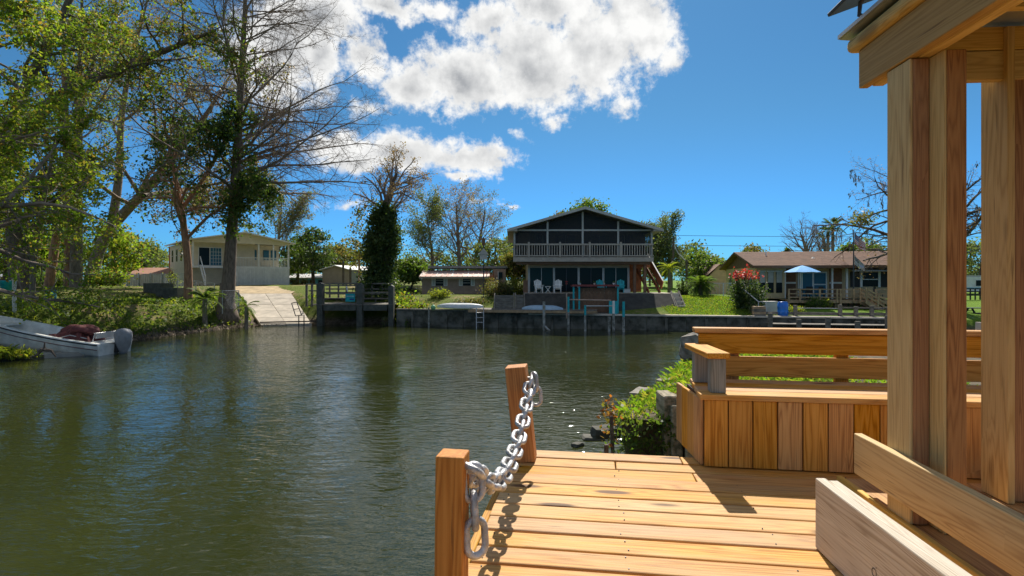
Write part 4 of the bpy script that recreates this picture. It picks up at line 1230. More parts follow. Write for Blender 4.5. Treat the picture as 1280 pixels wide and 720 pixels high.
# ---------- grey dock with railings, ramp beside it
z0, z1 = 0.10, 2.16
(ax, ay), (bx1, by1), (cx1, cy1), (dx1, dy1) = RAMP
def ramp_pt(u, v, dz=0.0):                              # u across, v up the slope
    return ((ax * (1 - u) + bx1 * u) * (1 - v) + (dx1 * (1 - u) + cx1 * u) * v, (ay * (1 - u) + by1 * u) * (1 - v) + (dy1 * (1 - u) + cy1 * u) * v, z0 + (z1 - z0) * v + dz)
ramp = MB()
ramp.add([ramp_pt(0, 0, -.16), ramp_pt(1, 0, -.16), ramp_pt(1, 1, -.16), ramp_pt(0, 1, -.16), ramp_pt(0, 0, -.3), ramp_pt(1, 0, -.3), ramp_pt(1, 1, -.3), ramp_pt(0, 1, -.3)], [(0, 1, 2, 3), (4, 7, 6, 5), (0, 4, 5, 1), (1, 5, 6, 2), (2, 6, 7, 3), (3, 7, 4, 0)])
ramp = tag(ramp.build('boat_ramp', CONCD), 'pale concrete boat ramp sloping into the canal', 'ramp', kind='structure')
for i in range(2):
    for j in range(5):
        u0, u1, v0, v1 = i / 2 + .004, (i + 1) / 2 - .004, j / 5 + .003, (j + 1) / 5 - .003
        c_ = [(u0, v0), (u1, v0), (u1, v1), (u0, v1)]
        d_ = rr.uniform(-.008, .008)
        MB().add([ramp_pt(u, v, d_) for u, v in c_] + [ramp_pt(u, v, -.155) for u, v in c_], [(0, 1, 2, 3), (0, 4, 5, 1), (1, 5, 6, 2), (2, 6, 7, 3), (3, 7, 4, 0)]).build('slab', CONC, ramp)
dr = MB().add([(-22.9, 47.03, 2.165), (-18.6, 47.23, 2.165), (-20.2, 54.0, 2.70), (-27.5, 54.5, 2.72)], [(0, 1, 2, 3)])
SAND = pm('sandy_drive', (0.42, 0.32, 0.19), 0.95, 0.3, 1.5, 0.4, 25.0)
tag(dr.build('drive', SAND), 'sandy drive above the boat ramp', 'drive', kind='structure')
t = thing('ramp_bar', 'dark pipe lying across the foot of the ramp', 'pipe', (-17.9, 40.0, .2))
MB().tube([(-18.1, 40.2, .26), (-14.0, 40.9, .30)], .05, 8).build('pipe', BARKD, t, world=True)
DY = 40.6
S3 = DY / F
dock = thing('dock', 'old dark green wooden dock with rails beside the ramp', 'dock', ((432 - 640) / F * DY, DY, 0))
def dx(px): return (px - 432) * S3
def dz(py): return CZ - (py - 350) * S3
for px, w_, pt in ((401, .20, 355), (450.5, .21, 356), (489.5, .18, 358)):
    p_ = bx(dock, 'pile', dx(px) - w_, dx(px) + w_, -.28, .26, -.9, dz(pt), W_OLDG)
    MB().prism([(dx(px) - w_, dz(pt) + .002), (dx(px) + w_, dz(pt) + .002), (dx(px), dz(pt) + .12)], 'y', -.26, .24).build('pile_cap', W_OLDG, p_)
for i in range(34):
    x = dx(390) + i * (dx(492) - dx(390)) / 34
    bx(dock, 'deck_board', x, x + .155, -.3, 4.2, dz(381.2), dz(380.2), W_OLD)
for a, b in ((401, 450.5), (450.5, 489.5)):
    bx(dock, 'fascia', dx(a) + .3, dx(b) - .25, -.33, -.303, dz(388), dz(381.4), W_OLDG)
    bx(dock, 'rail', dx(a) + .3, dx(b) - .25, -.1, .0, dz(366.5), dz(364.8), W_OLD)
    bx(dock, 'rail', dx(a) + .3, dx(b) - .25, -.1, .0, dz(357.8), dz(356.2) , W_OLD) if a == 401 else None
bx(dock, 'rail', dx(382), dx(401) - .3, .6, .7, dz(364.5), dz(363), W_OLD)
bx(dock, 'cap_rail', dx(377), dx(428), .9, 1.1, dz(356), dz(354.8), W_OLD)
for px in (377, 384, 391):
    bx(dock, 'rail_post', dx(px) - .07, dx(px) + .07, .92, 1.06, dz(384), dz(356.1), W_OLD)
for k, px in enumerate((390, 402, 413, 426, 437, 448, 462, 478)):
    bx(dock, 'back_post', dx(px) - .06, dx(px) + .06, 3.9, 4.02, dz(382), dz(357) + .1, W_OLD)
for py in (357.5, 365, 371.5):
    bx(dock, 'back_rail', dx(385), dx(478), 3.84, 3.897, dz(py) + .1, dz(py) + .21, W_OLD)
bx(dock, 'bench_seat', dx(385), dx(478), 3.3, 3.75, dz(376), dz(374.2), W_OLD)
for px in (388, 410, 432, 455, 475):
    bx(dock, 'bench_support', dx(px) - .05, dx(px) + .05, 3.4, 3.7, dz(380), dz(376.1), W_OLD)
for pa in (429, 446):
    MB().bar((dx(pa), .8, dz(359) + .05), (dx(pa) + .25, .2, dz(364.5)), .08, .05).build('gangway_rail', WHITE, dock)
for px in (395, 420, 470):
    bx(dock, 'back_pile', dx(px) - .1, dx(px) + .1, 3.2, 3.4, -.9, dz(381.5), W_OLDG)
sg = thing('dock_sign', 'small turquoise sign hung on the dock rail', 'sign', ((438.5 - 640) / F * DY, DY - .12, dz(377)))
bx(sg, 'board', -.35, .35, -.04, 0, 0, .58, TURQ)
bx(sg, 'faded_print', -.27, .27, -.047, -.042, .35, .43, pm('faded_sign_print', (0.30, 0.55, 0.60), 0.7))
bx(sg, 'dark_print', -.05, .28, -.047, -.042, .12, .22, pm('dark_sign_print', (0.03, 0.05, 0.25), 0.7))
bx(sg, 'hanger', -.30, -.27, -.03, -.005, .582, .70, DKMETAL)
fr = thing('ladder_frame', 'thin dark metal ladder frame standing at the ramp foot', 'ladder', at(377, 404, 40.0))
fa = [at(364.5, 379, 40.3), at(371, 377.5, 40.3), at(377, 394, 39.9), at(369.5, 395, 39.9)]
MB().tube([fa[0], fa[1]], .03, 6).build('rung', DKMETAL, fr, world=True)
MB().tube([fa[0].lerp(fa[3], .5), fa[1].lerp(fa[2], .5)], .025, 6).build('rung', DKMETAL, fr, world=True)
MB().tube([fa[3], fa[2]], .03, 6).build('rung', DKMETAL, fr, world=True)
MB().tube([fa[0], fa[3]], .035, 6).build('side_rail', DKMETAL, fr, world=True)
MB().tube([fa[1], fa[2]], .035, 6).build('side_rail', DKMETAL, fr, world=True)
MB().tube([at(373.5, 394, 39.9), at(373.5, 410, 39.9)], .04, 6).build('leg', DKMETAL, fr, world=True)
MB().tube([at(380, 394, 39.9), at(380, 408, 39.9)], .04, 6).build('leg', DKMETAL, fr, world=True)

# ---------- cream raised house on the left
lh = thing('house', 'cream raised house with white skirting behind the cypress', 'house', (-31.4, 55.0, 2.72), math.radians(40))
LW, LD, FLZ, EVZ, RDZ = 9.4, 13.0, 2.0, 4.45, 5.45
bx(lh, 'wall', 0, 6.2, 1.6, LD, 0.1, EVZ, CREAM)
bx(lh, 'wall', 6.205, LW - .1, 3.4, LD - .003, 0.1, EVZ - .003, CREAM)
bx(lh, 'porch_floor', 0.02, LW - .02, 0.02, 3.3, FLZ - .2, FLZ, WHITE)
for i in range(30):
    x = 3.8 + i * .185
    bx(lh, 'skirt_board', x, x + .175, 0.0, .04, 0.02, FLZ - .203, WHITE)
for x in (0.08, 3.6, 6.2, 7.7, LW - .12):
    bx(lh, 'porch_post', x - .07, x + .07, .06, .2, FLZ, EVZ - .12, WHITE)
bx(lh, 'porch_beam', 0, LW, .04, .24, EVZ - .118, EVZ + .1, CREAM)
rf = MB().prism([(-.45, EVZ + .02), (LW / 2, RDZ), (LW / 2, RDZ + .12), (-.45, EVZ + .14)], 'y', -.5, LD + .4).build('roof', WHITE, lh)
MB().prism([(LW + .45, EVZ + .02), (LW / 2 + .003, RDZ), (LW / 2 + .003, RDZ + .12), (LW + .45, EVZ + .14)], 'y', -.5, LD + .4).build('roof', WHITE, lh)
MB().prism([(0.05, EVZ + .102), (LW - .05, EVZ + .102), (LW / 2, RDZ - .003)], 'y', .05, .15).build('gable', CREAM, lh)
dr_ = bx(lh, 'sliding_door', 0.8, 3.0, 1.53, 1.597, FLZ + .02, FLZ + 1.95, WHITE)
bx(dr_, 'pane', 0.88, 1.82, 1.50, 1.528, FLZ + .1, FLZ + 1.87, GLASS)
bx(dr_, 'pane', 1.92, 2.92, 1.50, 1.528, FLZ + .1, FLZ + 1.87, GLASSB)
for k in range(3):
    bx(dr_, 'grille_bar', 2.17 + .25 * k - .015, 2.17 + .25 * k + .015, 1.48, 1.498, FLZ + .1, FLZ + 1.87, WHITE)
for k in range(4):
    bx(dr_, 'grille_bar', 1.92, 2.92, 1.465, 1.479, FLZ + .4 + .35 * k, FLZ + .43 + .35 * k, WHITE)
for k in range(9):
    z = FLZ * (k + 1) / 10
    bx(lh, 'stair_tread', 0.75, 3.4, -2.3 + .25 * k, -2.0 + .25 * k, z - .05, z, GREYTRIM)
for x in (0.68, 3.47):
    MB().bar((x, -2.4, .05), (x, -.02, FLZ), .07, .28).build('stair_stringer', WHITE, lh)
    MB().bar((x, -2.4, .95), (x, -.02, FLZ + .9), .07, .12).build('stair_rail', WHITE, lh)
    bx(lh, 'newel', x - .05, x + .05, -2.45, -2.35, 0, 1.0, WHITE)
pr = bx(lh, 'porch_rail', 3.7, LW - .2, .08, .16, FLZ + .88, FLZ + .95, WHITE)
for i in range(36):
    x = 3.8 + i * .153
    bx(pr, 'baluster', x - .02, x + .02, .1, .14, FLZ + .003, FLZ + .877, WHITE)
for x in (6.6, 7.9, 8.7):
    bx(lh, 'window', x - .3, x + .3, 3.33, 3.397, FLZ + .8, FLZ + 1.9, GLASSB)
for k in range(4):
    y = 3.0 + 2.6 * k
    w_ = bx(lh, 'side_window', -.05, -.003, y - .35, y + .35, FLZ + .6, FLZ + 1.9, GLASS)
    bx(w_, 'window_trim', -.07, -.052, y - .35, y + .35, FLZ + 1.22, FLZ + 1.28, WHITE)
bx(lh, 'corner_board', -.06, -.003, LD - .4, LD, 0.2, EVZ - .05, ORANGEP, 'orange-brown boarded far corner')

fn = thing('yard_fence', 'grey slatted yard fence behind the lawn', 'fence', at(130, 362, 50))
a, b = at(130, 362, 50), at(232, 363, 50)
L = (b - a).length
for i in range(46):
    x = L * i / 46
    bx(fn, 'picket', x, x + L / 46 - .025, 0, .025, 0.05 , 1.35 + .02 * math.sin(i * 2.1), GREYTRIM)
for i in range(8):
    x = L * i / 7
    bx(fn, 'post', x - .05, x + .05, -.07, -.003, -.2, 1.5, GALV)
bx(fn, 'top_rail', 0, L, -.05, -.006, 1.36, 1.42, GALV)
cl = thing('chain_link_fence', 'low chain-link fence between the thin tree and the stairs', 'fence', at(215, 372, 44))
a = WM[cl.name].translation.copy()
prev = None
for i, (px, py) in enumerate(((206, 365), (222, 366), (245, 368), (268, 371))):
    p = at(px, py, 44) - a
    MB().tube([p + Vector((0, 0, -.4)), p + Vector((0, 0, 1.1))], .035, 8).build('post', GALV, cl)
    if prev is not None:
        MB().tube([prev + Vector((0, 0, 1.08)), p + Vector((0, 0, 1.08))], .022, 6).build('top_rail', GALV, cl)
        mb = MB()
        for k in range(9):
            u0, u1 = prev.lerp(p, k / 8), prev.lerp(p, min(1, k / 8 + .45))
            mb.bar(u0 + Vector((0, 0, 0)), u1 + Vector((0, 0, 1.05)), .008, .008)
            mb.bar(u1 + Vector((0, 0, 0)), u0 + Vector((0, 0, 1.05)), .008, .008)
        w_ = mb.build('wire_mesh', GALV, cl)
        w_['kind'] = 'stuff'
    prev = p
gt = thing('gate', 'small chain-link gate at the foot of the cypress', 'gate', at(288, 385, 38.0))
a = WM[gt.name].translation.copy()
for px in (278, 298.5):
    MB().tube([at(px, 392, 38.0) - a, at(px, 363, 38.0) - a], .03, 8).build('post', GALV, gt)
MB().tube([at(278, 363.3, 38.0) - a, at(298.5, 363.3, 38.0) - a], .025, 8).build('top_rail', GALV, gt)
mb = MB()
for k in range(14):
    for sgn in (0, 1):
        p, q = at(278 + 20.5 * k / 14, 386, 38.0) - a, at(278 + 20.5 * min(1, k / 14 + .5), 364, 38.0) - a
        if sgn:
            p.x, q.x = q.x, p.x
        mb.bar(p, q, .006, .006)
mb.build('wire_mesh', GALV, gt)['kind'] = 'stuff'

# ---------- small buildings far behind
def simple_house(name, label, cat, px0, px1, pyb, pye, pyr, Yd, D, wallm, roofm, rz=0.0, wins=(), gable_front=False):
    s = Yd / F
    zb = gz((px0 - 640) / F * Yd, Yd) - .3
    t = thing(name, label, cat, ((px0 - 640) * s, Yd, zb), rz)
    W_ = (px1 - px0) * s / max(.3, math.cos(rz))
    ze, zr = CZ - (pye - 350) * s - zb, CZ - (pyr - 350) * s - zb
    bx(t, 'wall', 0, W_, 0, D, 0, ze, wallm)
    if gable_front:
        for sg_ in (0, 1):
            MB().prism([(-.25 + (W_ + .5) * sg_, ze), (W_ / 2 + (.002 if sg_ else 0), zr), (W_ / 2 + (.002 if sg_ else 0), zr + .1), (-.25 + (W_ + .5) * sg_, ze + .1)], 'y', -.3, D + .3).build('roof', roofm, t)
        MB().prism([(0.02, ze + .001), (W_ - .02, ze + .001), (W_ / 2, zr - .01)], 'y', 0, .1).build('gable', wallm, t)
    else:
        MB().prism([(-.4, ze), (D / 2, zr), (D / 2, zr + .1), (-.4, ze + .1)], 'x', -.3, W_ + .3).build('roof', roofm, t)
        MB().prism([(D + .4, ze), (D / 2 + .002, zr), (D / 2 + .002, zr + .1), (D + .4, ze + .1)], 'x', -.3, W_ + .3).build('roof', roofm, t)
    for (u0, u1, v0, v1) in wins:
        w_ = bx(t, 'window', W_ * u0, W_ * u1, -.04, -.003, ze * v0, ze * v1, GLASS)
        bx(w_, 'window_sill', W_ * u0 - .05, W_ * u1 + .05, -.08, -.042, ze * v0 - .1, ze * v0, WHITE)
    return t
simple_house('cottage', 'small turquoise-blue house behind the ramp drive', 'house', 360, 404, 358, 348, 343, 74, 6, BLUEW, GREYTRIM, 0, ((.12, .28, .35, .8), (.38, .52, .35, .8), (.62, .75, .35, .8), (.86, .97, .35, .8)))
sh = simple_house('storage_shed', 'tan storage shed with low arched roof behind the dock', 'shed', 403, 439, 357, 338, 332.5, 64, 9, SHEDT, WHITE, math.radians(-14), (), True)
bx(sh, 'side_cladding', 3.42, 3.47, .05, 8.9, 0.02, CZ - (339 - 350) * 64 / F - WM[sh.name].translation.z, SHEDG, 'grey side of the shed')
simple_house('outbuilding', 'brown-roofed low building beyond the slatted fence', 'building', 158, 208, 362, 345, 335, 62, 6, PINK, pm('rust_roof', (0.33, 0.17, 0.11), 0.8, 0.15, 2.0))
simple_house('outbuilding', 'dark roofed building at the left edge behind the trunks', 'building', -30, 18, 362, 349, 340, 58, 6, BROWN, ROOFG)
simple_house('outbuilding', 'grey-roofed carport left of the brown-roofed house', 'building', 886, 912, 372, 345, 331, 62, 9, TANW, SHINGLE, math.radians(-8), (), True)

# ---------- brown-roofed house on the right
rh = thing('house', 'tan single-storey house with brown shingle roof', 'house', (19.2, 44.0, 1.85), math.radians(-8.3))
RW, RD, RE, RR = 12.6, 10.2, 2.46, 3.75
bx(rh, 'wall', 0, 2.1, 0, RD, 0, RE, TANW)
bx(rh, 'wall', 2.1, RW, 0.9, RD - .003, 0, RE - .003, TANW)
rf = MB().prism([(-1.0, RE - .05), (RD / 2, RR), (RD / 2, RR + .14), (-1.0, RE + .09)], 'x', -.5, RW + .6).build('roof', SHINGLE, rh)
MB().prism([(RD + .7, RE - .05), (RD / 2 + .003, RR), (RD / 2 + .003, RR + .14), (RD + .7, RE + .09)], 'x', -.5, RW + .6).build('roof', SHINGLE, rh)
for k in range(16):                                     # shingle courses
    y0, y1 = -1.0 + (RD / 2 + 1) * k / 16, -1.0 + (RD / 2 + 1) * (k + 1) / 16
    z0_ = RE + .09 + (RR + .14 - RE - .09) * k / 16
    z1_ = RE + .09 + (RR + .14 - RE - .09) * (k + 1) / 16
    MB().add([(-.5, y0, z0_ + .028), (RW + .6, y0, z0_ + .028), (RW + .6, y1, z1_ + .006), (-.5, y1, z1_ + .006), (-.5, y0, z0_ + .002), (RW + .6, y0, z0_ + .002)],
             [(0, 1, 2, 3), (0, 4, 5, 1)]).build('shingle_course', SHINGLE, rf)
MB().prism([(0.02, RE + .002), (RD - .02, RE + .002), (RD / 2, RR - .02)], 'x', -.02, .06).build('gable', BROWN, rh)
bx(rf, 'fascia', -.5, RW + .6, -1.06, -1.003, RE - .10, RE + .10, BROWN)
bx(rf, 'rake_board', -.56, -.503, -1.0, -.9, RE - .1, RE + .1, BROWN)
t_ = MB().tube([(1.6, 3.1, RR - .5), (1.6, 3.1, RR + .05)], .06, 8)
t_.build('vent_pipe', WHITE, rf)
MB().lathe([(.16, 0), (.18, .12), (.03, .24)], (4.9, 2.0, RR - .68), 10).build('roof_vent', GREYTRIM, rf)
for k, x in enumerate((.42, 1.05, 1.68)):
    w_ = bx(rh, 'window', x - .22, x + .22, -.05, -.003, .45, 2.1, GLASS)
    bx(w_, 'blind', x - .20, x + .20, -.07, -.052, 1.25, 2.08, GREYTRIM)
    bx(w_, 'window_trim', x - .27, x + .27, -.06, -.004, 2.102, 2.18, WHITE)
for k in range(4):
    y = 1.6 + 2.3 * k
    bx(rh, 'side_window', -.05, -.003, y - .4, y + .4, .7, 1.9, GLASS)
for a, b in ((2.2, 3.2), (5.7, 6.6)):
    bx(rh, 'panel', a, b, .84, .897, .05, 1.15, BROWN)
    bx(rh, 'panel', a, b, .84, .897, 1.3, 2.35, pm('brick_brown_panel', (0.24, 0.11, 0.06), 0.8))
    bx(rh, 'panel_rail', a, b, .82, .899, 1.16, 1.29, WHITE)
sd = bx(rh, 'sliding_door', 3.35, 5.5, .82, .897, .05, 2.1, WHITE)
bx(sd, 'pane', 3.45, 4.4, .79, .818, .15, 2.0, GLASSB)
bx(sd, 'pane', 4.55, 5.4, .79, .818, 1.15, 2.0, GLASSB)
bx(sd, 'pane', 4.55, 5.4, .79, .818, .15, 1.05, GLASSB)
for x in (2.15, 3.28, 5.6, 6.65):
    bx(rh, 'post', x - .06, x + .06, .05, .2, 0, RE - .1, WHITE)
w_ = bx(rh, 'window', 8.1, 9.2, .84, .897, .95, 2.05, GLASS)
bx(w_, 'window_trim', 8.1, 9.2, .80, .838, 1.47, 1.53, WHITE)
for x in (8.0, 9.3):
    bx(w_, 'window_jamb', x - .08, x + .08, .80, .897, .9, 2.12, WHITE)
for x in (7.55, 9.75):
    bx(rh, 'shutter', x - .33, x + .33, .82, .897, .9, 2.1, BLACK)
aw = MB().prism([(-.7, 2.12), (.9, 2.40), (.9, 2.46), (-.7, 2.18)], 'x', 6.8, 12.6).build('awning', GREYTRIM, rh)
for k in range(29):
    MB().lathe([(.1, 0), (.1, .02)], (6.9 + .2 * k, -.70, 2.10), 8).build('scallop', GREYTRIM, aw)

# deck, umbrella, flags and furniture in front of it
DYr = 41.2
rd = thing('house_deck', 'raised wooden deck with railing before the brown-roofed house', 'deck', (at(985, 372, DYr).x, DYr, 0), math.radians(-8.3))
SR = DYr / F
def rx(px): return (px - 985) * SR
def rz_(py): return CZ - (py - 350) * SR
for i in range(10):
    bx(rd, 'deck_board', rx(985), rx(1150), -.1 + .2 * i, .085 + .2 * i, rz_(375) - .04, rz_(375), W_TAN)
bx(rd, 'fascia', rx(985), rx(1150), -.15, -.105, rz_(378.5), rz_(375) + .01, W_TAN)
for px in (985, 998, 1021, 1041, 1045, 1060, 1068, 1085, 1105, 1125):
    bx(rd, 'rail_post', rx(px) - .06, rx(px) + .06, -.22, -.152, rz_(386) if px in (985, 1045, 1085) else rz_(378), rz_(361), W_TAN)
for a, b in ((985, 1021), (1021, 1068), (1085, 1150)):
    for py in (361.5, 367, 371.5):
        bx(rd, 'rail', rx(a), rx(b), -.15 + .003, -.09, rz_(py) - .04, rz_(py) + .04, W_TAN)
for px in (985, 1042, 1085, 1110):
    bx(rd, 'support', rx(px) - .1, rx(px) + .1, .1, .3, 0.6, rz_(375) - .045, W_TAN)
for k in range(13):
    x = rx(1030) + .42 * k
    bx(rd, 'skirt_slat', x, x + .3, .32, .36, .7, rz_(379), BROWN)
stt = bx(rd, 'stair_stringer', rx(1066), rx(1067), -.4, -.3, rz_(380), rz_(375), W_TAN)
for off in (0, .9):
    MB().bar((rx(1066), -.3 - off, rz_(376)), (rx(1092), -.3 - off, rz_(392)), .06, .24).build('stringer', W_TAN, stt)
    for py in (360, 364.5, 369):
        MB().bar((rx(1066), -.33 - off, rz_(py)), (rx(1092), -.33 - off, rz_(py + 16)), .05, .09).build('stair_rail', W_TAN, stt)
    for px in (1066, 1079, 1092):
        k = (px - 1066) / 26
        bx(stt, 'stair_post', rx(px) - .05, rx(px) + .05, -.40 - off, -.345 - off, rz_(378 + 15 * k), rz_(360 + 16 * k), W_TAN)
for k in range(6):
    x = rx(1067) + (rx(1091) - rx(1067)) * k / 6
    z = rz_(376.5 + 15 * k / 6)
    bx(stt, 'tread', x, x + .3, -1.17, -.33, z - .04, z, W_TAN)
um = thing('parasol', 'open blue parasol on the deck of the right house', 'parasol', (rd.location.x + rx(1006) * .99, DYr + .35, rz_(375)))
H_ = (375 - 331.5) * SR
MB().tube([(0, 0, .02), (0, 0, H_)], .03, 8).build('pole', WHITE, um)
MB().lathe([(.25, 0), (.25, .07), (.05, .10)], (0, 0, .002), 12).build('base', DKMETAL, um)
for k in range(8):
    a0, a1 = 2 * math.pi * k / 8, 2 * math.pi * (k + 1) / 8
    R_ = 1.28
    vs = [(0, 0, H_)]
    for t_ in (.35, .7, 1.0):
        for u in (0, .5, 1):
            a = a0 + (a1 - a0) * u
            rr_ = R_ * t_ * (1 - .03 * (u == .5))
            vs.append((rr_ * math.cos(a), rr_ * math.sin(a), H_ - .50 * t_ ** 1.25 - .02 * (u == .5)))
    fs = [(0, 1, 2), (0, 2, 3)]
    for j in (0, 1):
        for u in (0, 1):
            b_ = 1 + 3 * j + u
            fs.append((b_, b_ + 3, b_ + 4, b_ + 1))
    g_ = MB().add(vs, fs).build('canopy_panel', CANVAS, um)
    MB().tube([(0, 0, H_ - .02), (R_ * math.cos(a0), R_ * math.sin(a0), H_ - .515)], .012, 5).build('rib', DKMETAL, g_)
fp = thing('flagpole', 'dark flagpole on the deck of the right house', 'flagpole', (at(1067, 375, DYr - .6).x, DYr - .6, rz_(379)))
HP = (379 - 289) * SR
MB().tube([(0, 0, 0), (0, 0, HP)], [.06, .035], 8).build('pole', DKMETAL, fp)
MB().lathe([(.01, -.06), (.06, 0), (.01, .06)], (0, 0, HP + .05), 8).build('finial', GALV, fp)
FR, FW, FB = pm('flag_red', (0.50, 0.03, 0.04), .8), pm('flag_white', (0.75, 0.75, 0.75), .8), pm('flag_blue', (0.02, 0.035, 0.16), .8)
FK, FBL = pm('flag_black', (0.015, 0.015, 0.02), .8), pm('flag_line_blue', (0.02, 0.08, 0.5), .8)
def flag(label, z_top, hoist, fly, thin):
    t = thing('flag', label, 'flag', WM[fp.name].translation + Vector((.05, -.02, z_top)), 0, 'flags on the pole')
    nu, nv = 20, 26                                     # limp cloth: it droops and folds
    vs, fs, mi = [], [], []
    for j in range(nv + 1):
        v = j / nv
        for i in range(nu + 1):
            u = i / nu
            x = u * fly * .55 + .03 * math.sin(u * 9)
            y = .10 * math.sin(u * 10 + v * 2) * (u ** .5)
            z = -v * hoist - u * fly * (.62 - .1 * v) - .05 * math.sin(u * 6)
            vs.append((x, y, z))
    for j in range(nv):
        for i in range(nu):
            fs.append((j * (nu + 1) + i, j * (nu + 1) + i + 1, (j + 1) * (nu + 1) + i + 1, (j + 1) * (nu + 1) + i))
            s_ = int(j / 2)
            canton = i < nu * .4 and s_ < 7
            star = canton and (i % 2 == 0) and (j % 2 == 1)
            if star:
                mi.append(1)
            elif canton:
                mi.append(2)
            elif thin and s_ == 6:
                mi.append(3)
            else:
                mi.append(0 if s_ % 2 == 0 else 1)
    mb = MB()
    mb.v, mb.f, mb.m = vs, fs, mi
    me = bpy.data.meshes.new('cloth')
    me.from_pydata(vs, [], fs)
    for m in ((FK if thin else FR), FW, (FK if thin else FB), FBL):
        me.materials.append(m)
    me.polygons.foreach_set('material_index', mi)
    me.polygons.foreach_set('use_smooth', [True] * len(fs))
    mobj('cloth', me, None, t)
flag('red, white and blue striped flag at the top of the pole', HP - .1, .85, 1.35, False)
flag('black and white striped flag with one blue line below the other flag', HP - 1.75, .70, 1.2, True)
for i, (px, w_) in enumerate(((1014, .5), (1030, .45), (1098, .6))):
    c = at(px, 374, DYr + .8)
    t = thing('deck_chair', ('dark patio chair under the parasol', 'dark patio chair by the glass door', 'dark lounge chair at the far end of the house deck')[i], 'chair', (c.x, c.y, rz_(375)), .4 * i, 'dark chairs on the house deck')
    bx(t, 'seat', -w_ / 2, w_ / 2, -.25, .25, .42, .47, BLACK)
    bx(t, 'backrest', -w_ / 2, w_ / 2, .22, .27, .48, .98, BLACK)
    for sx in (-1, 1):
        for y in (-.22, .22):
            bx(t, 'leg', sx * w_ / 2 - .02, sx * w_ / 2 + .02, y - .02, y + .02, 0, .418, BLACK)
t = thing('patio_table', 'round dark patio table under the parasol', 'table', (um.location.x + .05, um.location.y + .02, rz_(375)))
MB().lathe([(.55, .70), (.55, .74)], (0, 0, 0), 18).build('table_top', BLACK, t)
for k in range(3):
    a = k * 2.1
    MB().bar((.15 * math.cos(a), .15 * math.sin(a), .699), (.4 * math.cos(a), .4 * math.sin(a), .0), .04, .04).build('leg', BLACK, t)

# lower timber dock and fence posts at the right wall
ld = thing('low_dock', 'dark low timber dock along the right end of the sea wall', 'dock', wpt(24.0, -.5, 0), WRZ)
for i in range(8):
    bx(ld, 'dock_board', 0.8, 10.6, -.9 + .16 * i, -.75 + .16 * i, .60, .64, W_OLD)
for i in range(7):
    x = 0.7 + 1.6 * i
    bx(ld, 'pile', x - .12, x + .12, -1.15, -.92, -.8, (1.3, .95, 1.1, .86, 1.25, .9, 1.1)[i], W_OLD)
wf = thing('wall_fence', 'timber posts with rails along the top of the right sea wall', 'fence', wpt(24.3, .6, .9), WRZ)
for i, x in enumerate((2.4, 5.0, 5.9, 6.8, 7.7, 8.8, 10.0)):
    bx(wf, 'post', x - .1, x + .1, -.1, .1, -.2, (.80, .85, .75, .8, .75, .8, .7)[i], W_OLD)
bx(wf, 'rail', 5.0, 10.0, -.03, .05, .62, .70, W_OLD)
bx(wf, 'rail', 2.4, 5.0, .0, .03, .60, .64, GALV)
for k in range(2):
    bx(wf, 'kick_board', .4, 10.4, .10, .16, -.05 + .22 * k, .14 + .22 * k, W_OLD)
pl = thing('brick_pier', 'square stacked-timber pier at the end of the lawn', 'pier', wpt(24.5, .5, .9), WRZ)
for k in range(6):
    bx(pl, 'timber', -.36, .36, -.3 + .02 * (k % 2), .3, -.3 + .17 * k, -.14 + .17 * k, W_TAN if k % 2 else W_OLD)
ba = thing('barrel', 'bright blue plastic barrel on the right sea wall', 'barrel', at(978.5, 396.5, 35.9))
MB().lathe([(.28, 0), (.31, .05), (.32, .30), (.335, .32), (.335, .36), (.32, .38), (.32, .62), (.335, .64), (.335, .68), (.32, .70), (.31, .90), (.27, .95)], (0, 0, 0), 20).build('drum', BLUEP, ba, True)
MB().lathe([(.275, .951), (.27, .99), (.05, 1.0)], (0, 0, 0), 20).build('lid', BLUEP, ba, True)
hr = thing('handrail', 'grey pipe handrail running down past the red flowering bush', 'handrail', at(946, 378, 37))
MB().tube([at(919, 353, 39.5), at(948, 377, 36.6), at(957.5, 377.5, 36.4), at(957.5, 394, 36.4)], .035, 8).build('rail', GALV, hr, world=True)
for px, a_, b_, yd in ((919, 353, 372, 39.5), (948, 377, 396, 36.6)):
    MB().tube([at(px, a_, yd), at(px, b_, yd)], .03, 8).build('post', GALV, hr, world=True)
bn = thing('storage_bin', 'grey plastic bin behind the blue barrel', 'bin', at(960, 388, 38.6))
bx(bn, 'body', -.5, .5, -.3, .3, -.2, .55, GREYTRIM)
bx(bn, 'lid', -.53, .53, -.33, .33, .553, .63, GREYTRIM)
sf = thing('yard_fence', 'grey mesh fence between the palm and the red bush', 'fence', at(888, 372, 44.5), math.radians(-8))
for k in range(5):
    bx(sf, 'post', 1.0 * k - .03, 1.0 * k + .03, -.03, .03, -.1, 1.15, GALV)
for k in range(36):
    bx(sf, 'wire', .115 * k, .115 * k + .02, -.006, .006, .02, 1.1, GALV)
bx(sf, 'top_rail', 0, 4.1, -.025, .025, 1.12, 1.17, GALV)

